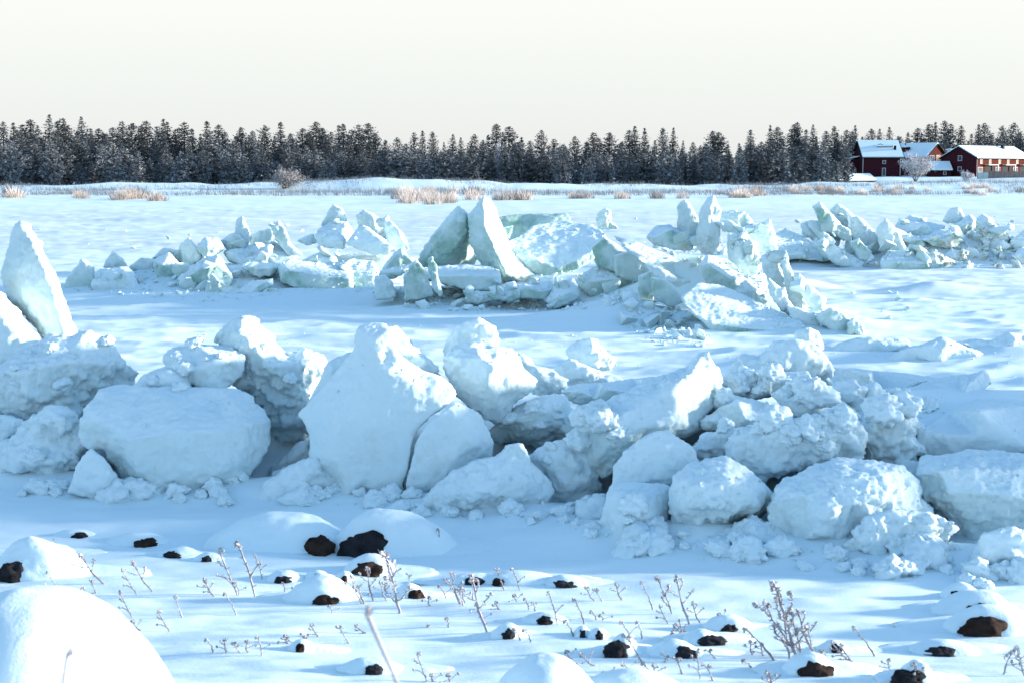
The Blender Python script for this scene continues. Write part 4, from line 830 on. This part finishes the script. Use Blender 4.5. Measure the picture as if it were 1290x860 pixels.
for k in range(34): grass(random.uniform(502, 605), random.uniform(246, 262), random.uniform(.9, 1.5), 'pale tan grass tuft in the broad clump behind the twin peaks')
for x in (630, 636, 643, 650, 656, 663): grass(x, 256, random.uniform(1.1, 1.6), 'brown grass tuft right of the broad clump')
for x in (722, 728, 734, 741): grass(x, 254, random.uniform(1.0, 1.4), 'tan grass tuft on the middle dune')
for x in (781, 786, 826, 830, 860): grass(x, 254, random.uniform(.9, 1.2), 'small grass tuft dotted along the middle dune')
for k in range(18): grass(random.uniform(905, 960), random.uniform(246, 253), random.uniform(.7, 1.2), 'pale grass tuft on the right middle dune')
for k in range(16): grass(random.uniform(990, 1060), random.uniform(243, 250), random.uniform(.8, 1.2), 'pale grass tuft on the dune below the houses')
for k in range(26): grass(random.uniform(1060, 1290), random.uniform(240, 250), random.uniform(.7, 1.15), 'small grass tuft on the right dune')
def thin_grass():
    m = MB(); fr = []; r = random.Random(5)
    for _ in range(15000):
        px = r.uniform(-10, 1300); D = r.uniform(186, 236); x = (px - 645) / F * D
        if perlin(np.array([[x * .06, D * .05, 2.2]]), 19)[0] + r.uniform(-.3, .3) < .05: continue
        m.v.append((x, D, 0)); fr.append(r.random())
    xs = np.array(m.v); z = terr(xs[:, 0], xs[:, 1]); b = MB(); q = []
    for (x, y, _), zz, f in zip(m.v, z, fr):
        for k in range(3):
            h = r.uniform(.3, .75); wv = .018; dx = r.gauss(-.1, .12); ox = r.gauss(0, .2)
            b.add([(x + ox - wv, y, zz - .05), (x + ox + wv, y, zz - .05), (x + ox + dx, y, zz + h)], [(0, 1, 2)]); q.append(.35 + .65 * f)
    me = b.mesh('dune_grass', M_GRASS); face_attr(me, q)
    tag(link('dune_grass', me), 'thin frosted grass growing all over the far dunes', 'grass', kind='stuff')
thin_grass()

# ------------------------------------------------------------------ houses
def window(parent, x, y, z, w, h, nx=(0, -1), glass=None):
    """window on a wall plane; local frame along the wall given by its outward normal nx"""
    n = Vector((nx[0], nx[1], 0)); t = Vector((-n.y, n.x, 0)); o = Vector((x, y, z))
    def quadbox(m, u0, u1, v0, v1, d0, d1):
        c = [o + t * u + n * d + Vector((0, 0, v)) for d in (d0, d1) for u, v in ((u0, v0), (u1, v0), (u1, v1), (u0, v1))]
        m.add(c, [(0, 3, 2, 1), (4, 5, 6, 7), (0, 1, 5, 4), (1, 2, 6, 5), (2, 3, 7, 6), (3, 0, 4, 7)])
    f = MB(); k = .09
    quadbox(f, -w / 2 - k, -w / 2, -k, h + k, -.02, .07); quadbox(f, w / 2, w / 2 + k, -k, h + k, -.02, .07)
    quadbox(f, -w / 2, w / 2, -k, 0, -.02, .07); quadbox(f, -w / 2, w / 2, h, h + k, -.02, .07)
    fo = f.build('window', M_WHITEP, parent); p = MB(); quadbox(p, -w / 2, w / 2, 0, h, -.02, .03)
    p.build('pane', glass or M_GLASS, fo); return fo
def house(name, label, loc, rz, L, Wd, wall_h, ridge_h, wmat, gmat=None, ov=.45, snow=.22, zlow=-2.0):
    """gable house: ridge along local x, long walls at y = +-Wd/2"""
    e = empty(name, loc, rz); w_ = MB(); hl, hw = L / 2, Wd / 2
    w_.add([(-hl, -hw, zlow), (hl, -hw, zlow), (hl, hw, zlow), (-hl, hw, zlow), (-hl, -hw, wall_h), (hl, -hw, wall_h), (hl, hw, wall_h), (-hl, hw, wall_h)],
           [(0, 1, 5, 4), (2, 3, 7, 6), (0, 3, 2, 1)])
    g = MB()
    g.add([(-hl, -hw, zlow), (-hl, hw, zlow), (-hl, hw, wall_h), (-hl, 0, ridge_h), (-hl, -hw, wall_h)], [(0, 4, 3, 2, 1)])
    g.build('gable_wall', gmat or wmat, e); g = MB()
    g.add([(hl, -hw, zlow), (hl, hw, zlow), (hl, hw, wall_h), (hl, 0, ridge_h), (hl, -hw, wall_h)], [(0, 1, 2, 3, 4)])
    w_.build('wall', wmat, e); g.build('gable_wall', gmat or wmat, e)
    sl_ = (ridge_h - wall_h) / hw
    def roofshape(t0, t1, ovx, ovy):
        m = MB()
        for s in (-1, 1):
            ye = s * (hw + ovy); ze = wall_h - sl_ * ovy
            vs_ = [(-hl - ovx, 0, ridge_h + t0), (hl + ovx, 0, ridge_h + t0), (hl + ovx, ye, ze + t0), (-hl - ovx, ye, ze + t0),
                   (-hl - ovx, 0, ridge_h + t1), (hl + ovx, 0, ridge_h + t1), (hl + ovx, ye, ze + t1), (-hl - ovx, ye, ze + t1)]
            m.add(vs_, [(0, 1, 2, 3), (4, 7, 6, 5), (2, 6, 7, 3), (1, 5, 6, 2), (0, 3, 7, 4)])
        return m
    r = roofshape(.02, .16, ov, ov).build('roof', M_DARK, e)
    roofshape(.163, .163 + snow, ov * .5, ov * .8).build('roof_snow', M_SNOW, r)
    return e, r
def pipe(e, x, y, z0, z1):
    m = MB(); m.tube([(x, y, z0), (x, y, z1)], .07, 6); m.build('downpipe', M_WHITEP, e)
def HP(x, y, D): px, py = C2('H', x, y); return P(px, py, D)
# maroon house: long wall faces the shore
D1 = 292; a = HP(150, 410, D1); b = HP(425, 410, D1); zt_ = HP(150, 268, D1).z; zr = HP(200, 160, D1).z; base = a.z
L1 = (b - a).x; W1 = 8.5
e, r = house('maroon_house', 'maroon clad house with blue shaded snow roof, leftmost of the houses', ((a.x + b.x) / 2, D1 + W1 / 2, base), 0, L1, W1, zt_ - base, zr - base, M_REDDARK)
ww = L1 / 2; wy = -W1 / 2
def lx(x): return HP(x, 300, D1).x - (a.x + b.x) / 2
def lz(y): return HP(200, y, D1).z - base
window(e, lx(302), wy, lz(316), .55, .55); window(e, lx(302), wy, lz(402), .6, 1.5)
pipe(e, lx(152), wy - .1, lz(440), lz(270)); pipe(e, lx(416), wy - .1, lz(440), lz(270))
m = MB(); m.box(lx(268), lx(378), -2.1, -.5, lz(233), lz(194)); dm = m.build('dormer', M_REDDARK, r)
m = MB(); m.box(lx(262), lx(382), -2.3, -.4, lz(194) + .003, lz(182)); m.build('dormer_snow', M_SNOW, dm)
m = MB(); m.box(lx(383), lx(397), -2.9, -2.4, lz(236), lz(188)); m.build('chimney', M_DARK, r)
for xx in (198, 248):
    m = MB(); m.tube([(lx(xx), -.4, lz(180)), (lx(xx), -.4, lz(158))], .1, 6); m.build('vent_pipe', M_DARK, r)
m = MB(); m.tube([(lx(275), -1.6, lz(183)), (lx(295), -1.6, lz(176)), (lx(318), -1.6, lz(182))], .06, 4); m.build('roof_ladder', M_DARK, r)
m = MB(); m.box(-ww - 1.8, -ww - .003, -1.0, 3.5, -2, lz(285)); wing = m.build('side_wing', M_REDDARK, e)
m = MB(); m.add([(-ww - 2.0, -1.2, lz(280)), (-ww - .004, -1.2, lz(266)), (-ww - .004, 3.7, lz(266)), (-ww - 2.0, 3.7, lz(280)), (-ww - 2.0, -1.2, lz(275)), (-ww - .004, -1.2, lz(261)), (-ww - .004, 3.7, lz(261)), (-ww - 2.0, 3.7, lz(275))],
               [(0, 3, 2, 1), (4, 5, 6, 7), (0, 1, 5, 4), (3, 0, 4, 7), (2, 3, 7, 6)]); m.build('wing_snow', M_SNOW, wing)
# red house with the lit gable, behind
D2 = 300; p = HP(675, 180, D2); l_ = HP(582, 270, D2); r_ = HP(770, 266, D2); bz = HP(600, 410, D2).z
ang = math.radians(-52); gw = (r_.x - l_.x) / math.cos(math.radians(38)); Lh = 10.5
dirx = Vector((math.cos(ang), math.sin(ang), 0)); ctr = Vector((p.x, D2, bz)) - dirx * Lh / 2
e, r = house('red_house', 'red clad house with lit gable behind the frosted bush', ctr, ang, Lh, gw, l_.z - bz, p.z - bz, M_REDWALL)
def lz2(y): return HP(600, y, D2).z - bz
window(e, Lh / 2, -1.5, lz2(300), 1.3, 1.1, (1, 0)); window(e, Lh / 2, .55, lz2(300), 1.2, 1.2, (1, 0), M_CURTAIN)
m = MB(); m.box(-1.8, -.6, -2.6, -1.6, lz2(245), lz2(200)); dm = m.build('dormer', M_REDDARK, r); m = MB(); m.box(-1.9, -.5, -2.7, -1.5, lz2(200) + .003, lz2(192)); m.build('dormer_snow', M_SNOW, dm)
m = MB(); m.box(-.35, .1, -2.4, -2.0, lz2(245), lz2(198)); m.build('chimney', M_DARK, r)
for xx in (-4, -2.3):
    m = MB(); m.tube([(xx, -.5, lz2(190)), (xx, -.5, lz2(168))], .1, 6); m.build('vent_pipe', M_DARK, r)
# low shed
D3 = 288; a = HP(640, 405, D3); b = HP(776, 405, D3)
e, r = house('low_shed', 'low dark red shed with snow roof between the two red houses', ((a.x + b.x) / 2, D3 + 2, a.z), 0, (b - a).x, 4.0, HP(640, 362, D3).z - a.z, HP(640, 312, D3).z - a.z, M_REDDARK, ov=.35)
window(e, .6, -2, .35, .5, .5)
# house far behind, only its white roof shows
D4 = 322; a = HP(700, 260, D4); b = HP(850, 260, D4)
e, r = house('background_house', 'snow roofed house mostly hidden between the two red houses', ((a.x + b.x) / 2, D4 + 3, a.z - 4), 0, (b - a).x, 6, 4, HP(760, 220, D4).z - a.z + 4, M_REDDARK)
# right red house: left gable has its shade put into a darker red, lit long wall
D5 = 286; pk = HP(860, 200, D5); gl = HP(778, 276, D5); gr = HP(960, 279, D5); bz = HP(900, 410, D5).z
ang = math.radians(40); gw = (gr.x - gl.x) / math.sin(ang) ; Lh = 20
dirx = Vector((math.cos(ang), math.sin(ang), 0)); ctr = Vector((pk.x, D5 + 2.5, bz)) + dirx * Lh / 2
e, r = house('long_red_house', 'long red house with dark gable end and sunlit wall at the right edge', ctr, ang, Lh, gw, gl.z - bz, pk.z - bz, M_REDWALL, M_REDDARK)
def lz5(y): return HP(900, y, D5).z - bz
window(e, -Lh / 2, -.3, lz5(294), .75, .9, (-1, 0)); window(e, -Lh / 2, -.3, lz5(366), .75, .7, (-1, 0))
for k, xx in enumerate((-8.3, -5.1, -1.6, 1.6, 5.0)):
    window(e, xx, -gw / 2, lz5(314), .7, .7, (0, -1), M_CURTAIN)
for xx in (-8.6, -2.2, 4.4):
    window(e, xx, -gw / 2, lz5(376), 1.5, .9)
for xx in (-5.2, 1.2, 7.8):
    m = MB(); m.box(xx - 1.7, xx + 1.7, -gw / 2 - .03, -gw / 2 + .1, lz5(412), lz5(328)); m.build('porch_shade', M_DARK, e)  # flat black panel painting the shade of an open porch
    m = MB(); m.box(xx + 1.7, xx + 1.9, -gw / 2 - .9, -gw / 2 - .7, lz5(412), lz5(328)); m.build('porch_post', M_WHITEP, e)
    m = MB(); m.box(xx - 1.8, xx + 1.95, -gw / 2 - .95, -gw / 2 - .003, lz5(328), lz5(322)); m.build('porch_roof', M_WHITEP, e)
pipe(e, -Lh / 2 + .12, -gw / 2 - .12, lz5(410), lz5(285))
m = MB(); m.box(4.2, 4.8, -1.2, -.6, lz5(230), lz5(178)); m.build('chimney', M_DARK, r)
# board fence before the long house
def fence(label, x0, x1, y0, y1, D, mat_, n):
    a = HP(x0, y1, D); b = HP(x1, y1, D); h = HP(x0, y0, D).z - a.z; e = empty('garden_fence', (a.x, D, a.z)); wv = (b.x - a.x) / n
    for k in range(n):
        m = MB(); m.box(k * wv + .02, (k + 1) * wv - .02, -.04, .04, -.8, h * random.uniform(.93, 1.03)); m.build('panel', mat_, e)
    for k in range(n + 1):
        m = MB(); m.box(k * wv - .05, k * wv + .05, .041, .14, -.8, h * 1.04); m.build('post', M_BOARD, e)
    tag(e, label, 'fence')
fence('pale glassy fence panel before the long red house', 962, 1038, 378, 415, 276, M_TEAL, 2)
fence('weathered brown board fence before the long red house', 1042, 1330, 369, 415, 276, M_BOARD, 8)
HOUSE_LABELS = {'maroon_house': ('maroon clad house with blue shaded snow roof, leftmost of the houses', 'house'),
    'red_house': ('red clad house with lit gable behind the frosted bush', 'house'), 'low_shed': ('low dark red shed with snow roof between the two red houses', 'shed'),
    'background_house': ('snow roofed house mostly hidden between the two red houses', 'house'), 'long_red_house': ('long red house with dark gable end and sunlit wall at the right edge', 'house')}
for nm, (lb, ct) in HOUSE_LABELS.items(): tag(bpy.data.objects[nm], lb, ct)
# snow-buried boathouse
D6 = 262; a = P(*C2(8, 252, 378), D6); b = P(*C2(8, 322, 378), D6); tp = P(*C2(8, 285, 350), D6)
ang = math.radians(30); gw = (b.x - a.x) * 1.15; Lh = 9
ctr = Vector(((a.x + b.x) / 2 + .2, D6, a.z)) + Vector((math.cos(.5), math.sin(.5), 0)) * Lh / 2
ctr.z = tz(a.x + .5, D6) + .4
e, r = house('buried_boathouse', '', ctr, .5, Lh, gw, .15, tp.z - a.z, M_DARK, M_DARK, ov=.2, snow=.25)
tag(e, 'low dark gable of a shed buried in snow left of the maroon house', 'shed')
m = MB(); g0 = P(*C2(8, 212, 372), 262); g0.z = tz(g0.x, 262); m.box(-.12, .12, -.12, .12, -1.0, 1.0)
tag(m.build('wooden_post', M_DARK, loc=g0), 'short dark post standing in the snow left of the buried shed', 'post')

# ------------------------------------------------------------------ foreground stones under snow caps
def blob(seed, rx, ry, rz, amp, sub=4, freq=1.6, flare=0):
    bm = bmesh.new(); bmesh.ops.create_icosphere(bm, subdivisions=sub, radius=1)
    co = np.array([v.co[:] for v in bm.verts]); n = fbm(co * freq + seed * 7.3, 4, 5, .55)
    zn = np.clip(co[:, 2], 0, 1); fl = 1 + flare * (1 - zn) ** 2
    co = co * (1 + amp * n)[:, None] * np.array([rx, ry, rz]); co[:, 0] *= fl; co[:, 1] *= fl
    for v, c in zip(bm.verts, co): v.co = c
    me = bpy.data.meshes.new('b'); bm.to_mesh(me); bm.free(); me.polygons.foreach_set('use_smooth', [True] * len(me.polygons)); return me
SG = 'stones poking through the foreground snow'
def stone(label, crop, rect, snow=None, brown=False, k=[0]):
    k[0] += 1; x0, y0, x1, y1 = rect; s = CR[crop][2]; g = G(*C2(crop, (x0 + x1) / 2, y1)); D = g.y
    mpx = D / F / s; w = (x1 - x0) * mpx; h = max(.05, (y1 - y0) * mpx)
    e = empty('snow_capped_stone', g)
    dep = max(.30 * w, .5 * h) + .03
    me = blob(k[0], w * .54, dep, h * .86, .26, 4, 1.6); me.materials.append(M_ROCKB if brown else M_ROCK)
    link('stone', me, e, (0, dep * .8, 0))
    if snow is None: snow = (x0 - .45 * (x1 - x0), y0 - .2 * (y1 - y0), x1 + .45 * (x1 - x0), y1)
    cx = ((snow[0] + snow[2]) / 2 - (x0 + x1) / 2) * mpx; sw = (snow[2] - snow[0]) * mpx; sh = max(h * 1.05, (y1 - snow[1]) * mpx)
    sd = max(.30 * sw, dep * 1.15)
    me = blob(k[0] + 50, sw * .56, sd, sh, .09, 5 if sw > .5 else 4, 1.2, .35); me.materials.append(M_SNOW)
    link('snow_cap', me, e, (cx, dep * .8 + sd * 1.3 - dep * .62, h * .04))
    me = blob(k[0] + 90, sw * .95 + .05, sd * 1.2, h * .34 + .02, .10, 4, 1.4, .5); me.materials.append(M_SNOW)   # drift banked round the foot
    link('snow_drift', me, e, (cx * .8 + .05, dep * .8 + sd * 1.75 - dep * .5, -.03))
    tag(e, label, 'stone', SG); return e
stone('big black boulder with a thick snow cap, largest in the foreground', 'B', (632, 140, 880, 262), (640, 82, 1060, 262))
stone('brown corner of a snow buried boulder left of the big black boulder', 'B', (478, 165, 612, 255), (90, 108, 590, 250), True)
stone('black tip at the left end of the long snow buried boulder', 'B', (92, 165, 142, 208), (90, 150, 240, 210))
stone('brown stone below the big black boulder among weeds', 'B', (690, 285, 830, 348), (680, 268, 850, 345), True)
stone('small brown stone left of the weedy brown stone', 'B', (638, 340, 672, 372), None, True)
stone('small round black stone below the brown corner', 'B', (505, 338, 552, 369))
stone('flat dark stone left of the small round black stone', 'B', (335, 350, 420, 380), (320, 340, 440, 380))
stone('brown stone under a broad snow dome below the boulders', 'B', (500, 430, 632, 476), (425, 365, 660, 476), True)
stone('little brown stone with snow on its left, right of the snow dome', 'B', (940, 405, 1018, 446), (890, 396, 1000, 446), True)
stone('low grey stone right of the little brown stone', 'B', (1195, 367, 1290, 386))
stone('reddish pebble flush with the snow at lower left', 'B', (435, 665, 482, 684), None, True)
stone('grey stone almost drifted over at the bottom left of centre', 'B', (740, 745, 835, 786), (660, 738, 870, 786))
stone('black stone with snow cap at the left edge', 'A', (-30, 270, 130, 368), (-60, 190, 320, 368))
stone('small dark stone above the left edge stone', 'A', (205, 205, 328, 238), (180, 196, 310, 238))
stone('thin dark stone sliver high in the left foreground', 'A', (340, 127, 422, 147), (270, 122, 420, 147))
stone('dark brown stone with a long snow cap in the left foreground', 'A', (645, 160, 772, 197), (540, 148, 770, 197), True)
stone('faint grey stone right of the long capped stone', 'A', (800, 215, 900, 246), (800, 208, 945, 246))
stone('small curved dark stone below the buried boulder tip', 'A', (988, 243, 1042, 270))
stone('thin grey stone left of centre in the foreground', 'C', (10, 332, 106, 350))
stone('wide drifted stone in the centre foreground', 'C', (140, 320, 200, 352), (140, 312, 390, 352))
stone('low dark stone right of the wide drifted stone', 'C', (420, 335, 530, 364), (410, 328, 550, 362))
stone('black rounded stone at the bottom centre', 'C', (652, 605, 768, 678), (690, 598, 800, 660))
stone('long grey stone right of the black rounded stone', 'C', (960, 635, 1068, 682), (880, 622, 1060, 682))
stone('dark flat stone above the long grey stone', 'C', (1070, 588, 1205, 622), (1040, 582, 1160, 622))
stone('snow lump over a stone right of the dark flat stone', 'C', (1170, 530, 1260, 556), (1140, 498, 1300, 556))
stone('small black sliver in the centre snow', 'C', (340, 517, 420, 532))
stone('tiny dark pebble, left of the two in the centre', 'C', (538, 565, 568, 586))
stone('tiny dark pebble, right of the two in the centre', 'C', (608, 570, 646, 591))
stone('small dark stone at the left of the bottom centre mound', 'C', (188, 552, 248, 596))
stone('black boulder face at the right edge, upper of the pair', 'D', (1030, 392, 1212, 462), (970, 368, 1250, 462))
stone('brown boulder face at the right edge, lower of the pair', 'D', (1018, 462, 1240, 542), (1040, 440, 1330, 540), True)
stone('small dark wedge stone right of centre in the lower snow', 'D', (858, 600, 1000, 637), (850, 594, 1070, 640))
stone('little black stone beside the tall weed', 'D', (418, 585, 472, 616))
stone('reddish stone with snow cap below the tall weed', 'D', (280, 668, 440, 722), (260, 652, 430, 720), True)
stone('black stone at the bottom right', 'D', (710, 705, 862, 770), (780, 690, 900, 770))
stone('grey pitted stone above the right edge pair', 'D', (968, 338, 1030, 378), (960, 318, 1090, 378))
# big snow mounds close to the lens
def mound(label, px, py_top, D, w_px, th, seed):
    tp = P(px, py_top, D); zb = tz(tp.x, D) - .15; h = tp.z - zb; wv = w_px * D / F / 2
    me = blob(seed, wv, th, h, .03, 5, 1.1, .10); me.materials.append(M_SNOW); o = link('snow_mound', me, loc=(tp.x, D, zb))
    tag(o, label, 'snow mound')
mound('large snow mound close by at the bottom left corner', 38, 742, 5.6, 400, .7, 3)
mound('snow mound at the bottom edge left of centre', 688, 826, 7.0, 175, .45, 9)
mound('low snow mound at the bottom edge right of the other', 800, 846, 7.4, 200, .4, 12)

# ------------------------------------------------------------------ frosted weeds
def head_mesh(seed, s, stretch=1.15):
    bm = bmesh.new(); bmesh.ops.create_icosphere(bm, subdivisions=2, radius=s); r = random.Random(seed)
    for v in bm.verts:
        v.co *= r.uniform(.35, 1.6); v.co.z *= stretch
    me = bpy.data.meshes.new('seed_head'); bm.to_mesh(me); bm.free(); me.materials.append(M_HEAD)
    face_attr(me, [r.random() ** .5 for _ in me.polygons]); return me
HEADS = [head_mesh(k, 1.0, random.uniform(.9, 1.7)) for k in range(6)]
def weed_mesh(seed, branches, fat=1.0):
    """unit-height stalk: stem mesh and the places and sizes of its seed heads"""
    r = random.Random(seed); st = MB(); heads = []
    def stalk(p0, p1, rad):
        k = 8; bend = Vector((r.uniform(-.05, .05), r.uniform(-.04, .04), 0)); pts = []
        for i in range(k + 1):
            t = i / k; pts.append(Vector(p0).lerp(Vector(p1), t) + bend * math.sin(t * 3.14) + Vector((r.gauss(0, .008), r.gauss(0, .008), 0)))
        st.tube(pts, [rad * (1 - .4 * i / k) * r.uniform(.65, 1.4) for i in range(k + 1)], 5)
        for i in range(2, k + 1):
            for _ in range(2):
                d = Vector((r.gauss(0, 1), r.gauss(0, 1), r.uniform(.1, 1))).normalized() * r.uniform(.03, .08)
                st.tube([pts[i], pts[i] + d], [rad * .5, rad * .25], 3, cap=False)
        return pts
    top = Vector((0, 0, 1)); pts = stalk((0, 0, -.08), top, .020 * fat); heads.append((top, .030)); heads.append((top + Vector((.03, .02, -.07)), .022)); heads.append((top + Vector((-.035, -.01, -.05)), .020))
    for b in range(branches):
        i = r.randint(2, 7); p = pts[i]; d = Vector((r.uniform(-.25, .25), r.uniform(-.2, .2), r.uniform(.12, .35)))
        q = p + d; stalk(p, q, .014 * fat); heads.append((q, r.uniform(.018, .03)))
    sm = st.mesh('stem', M_STEM); face_attr(sm, [r.uniform(.4, 1) for _ in st.f])
    return sm, heads
WEEDS = [weed_mesh(k, b) for k, b in enumerate((0, 1, 1, 2, 3, 4, 6))]
def weed(crop, bx, by, tx, ty, kind=None, label=None, group='frosted weeds in the foreground snow', fat=1.0):
    s = CR[crop][2]; g = G(*C2(crop, bx, by)); mpx = g.y / F / s
    dx = (tx - bx) * mpx; dz = (by - ty) * mpx
    H = math.hypot(dx, dz); sm, heads = WEEDS[kind] if kind is not None else random.choice(WEEDS[:5])
    e = empty('frosted_weed', (g.x, g.y, g.z - .01)); e.rotation_euler = (random.uniform(-.1, .1), math.atan2(dx, dz), 0)
    wv = max(.30, min(.55, H * 1.15)) * fat
    o = link('stem', sm, e); o.scale = (wv, wv, H)
    for c, hs in heads:
        h = link('seed_head', random.choice(HEADS), e, (c.x * wv, c.y * wv, c.z * H)); q = hs * wv * random.uniform(.8, 1.2); h.scale = (q, q, q); h.rotation_euler.z = random.uniform(0, 6)
    zone = {'A': 'left', 'B': 'left of centre', 'C': 'right of centre', 'D': 'right'}[crop]
    return tag(e, label or 'thin frosted weed stalk rising from the snow in the %s foreground' % zone, 'weed', group if label else 'frosted weeds, %s foreground' % zone)
for q in ((515,375,395,215),(755,410,650,255),(655,540,590,400),(840,610,785,490),(905,540,865,430),(1060,440,1010,350),(1175,430,1090,180),(1250,435,1165,160),
          (1165,530,1105,410),(480,420,455,350),(430,470,410,380),(505,510,500,455),(290,435,235,300),(120,340,70,240),(1050,715,1015,640),(1115,715,1110,640),
          (1195,715,1150,660),(1225,720,1215,650),(1285,735,1265,630),(340,200,205,170),(680,430,600,290),(700,600,650,540),(225,420,222,375),(370,480,335,430),(390,470,380,425)): weed('A', *q)
for q in ((75,440,25,350),(180,430,165,360),(285,360,255,240),(385,415,380,365),(750,465,700,380),(790,460,760,300),(850,465,820,370),(740,470,690,330),(880,400,850,230),
          (960,390,955,330),(1115,445,1085,380),(1185,470,1140,310),(1175,470,1120,350),(1205,465,1190,390),(1245,455,1240,335),(1285,550,1265,490),(545,620,510,555),(690,645,640,560),(405,650,390,605),
          (440,645,395,615),(475,650,480,610),(765,605,710,560),(1125,580,1120,530),(1060,580,1035,565),(1045,475,1040,430),(1150,820,1125,780),(1070,820,1050,780),(600,510,590,470),(650,430,620,390),(730,470,720,380)): weed('B', *q)
weed('B', 905, 510, 840, 210, 6, 'tall branching frosted weed before the big black boulder')
weed('B', 1035, 820, 990, 680, 3, 'frosted weed with a thick white head at the bottom, right of the blurred stem')
weed('B', 1095, 235, 1080, 120, 0, 'single frosted weed with one round head right of the big black boulder')
for q in ((205,375,170,270),(265,370,230,260),(435,525,395,370),(560,520,510,400),(510,580,470,500),(320,605,285,540),(270,600,240,540),(610,420,565,350),(650,420,615,360),
          (730,415,700,330),(870,460,810,320),(1085,525,1045,420),(1040,590,960,520),(940,520,900,430),(820,590,795,500),(775,600,720,500),(830,700,755,570),(620,715,540,655),
          (660,760,640,740),(800,770,795,740),(890,765,870,700),(1085,775,1070,630),(1150,780,1120,700),(1010,750,985,670),(930,700,935,670),(1200,500,1160,470),(1165,680,1125,630),
          (510,680,475,640),(610,505,590,460),(640,510,630,480),(305,460,290,400),(265,420,240,385),(180,460,160,420),(1010,580,990,490),(335,470,325,420),(20,440,0,360),(90,470,70,430),(970,590,955,560),(760,740,730,700),(860,760,820,690)): weed('C', *q)
weed('C', 125, 570, 50, 295, 4, 'tall frosted weed leaning left in the centre foreground')
weed('C', 955, 480, 885, 305, 5, 'stout frosted weed, left of the tall pair right of centre')
weed('C', 1035, 525, 970, 300, 4, 'white tipped frosted weed, right of the tall pair right of centre')
for q in ((165,655,15,490),(530,680,460,580),(65,630,55,560),(115,635,105,570),(690,700,675,640),(60,690,20,650),(500,650,420,560),(440,700,370,600),(1195,715,1230,600)): weed('D', *q)
weed('D', 620, 640, 515, 500, 0, 'lone round headed frosted weed right of the tall weed cluster')
weed('D', 800, 760, 790, 650, 6, 'bushy frost laden weed at the bottom right')
weed('D', 1290, 720, 1245, 570, 6, 'frosted weed cut by the right edge')
weed('D', 150, 760, 130, 700, 6, 'bushy frosted weed at the bottom right of centre')
for q, kd in (((265,655,150,280), 6), ((235,655,205,420), 3), ((285,645,235,410), 5), ((350,645,262,420), 4), ((345,630,305,470), 3), ((300,650,110,380), 1)):
    weed('D', *q, kd, 'stalk of the tall branching weed cluster at right', 'tall weed cluster at right')
def near_stem(label, px0, py0, px1, py1, D, rad):
    a = P(px0, py0, D); b = P(px1, py1, D); d = (b - a); zb = tz(b.x, D); k = (zb - a.z) / d.z if abs(d.z) > 1e-4 else 1
    foot = a + d * max(k, 1.0); m = MB(); L = (a - foot).length
    pts = [foot.lerp(a, t) + Vector((math.sin(t * 5) * .004, 0, 0)) - foot for t in np.linspace(0, 1, 14)]
    m.tube(pts, [rad * random.uniform(.8, 1.2) for _ in pts], 7); e = empty('frosted_weed', foot)
    me = m.mesh('stem', M_STEM); face_attr(me, [.9] * len(m.f)); link('stem', me, e)
    o = link('seed_head', HEADS[1], e, a - foot); o.scale = (rad * 1.3, rad * 1.3, rad * 1.7)
    tag(e, label, 'weed')
near_stem('blurred frosted stem close to the lens at the bottom', 464, 770, 507, 870, 2.9, .0055)
near_stem('blurred grey stem before the bottom left snow mound', 88, 822, 80, 875, 2.6, .0045)
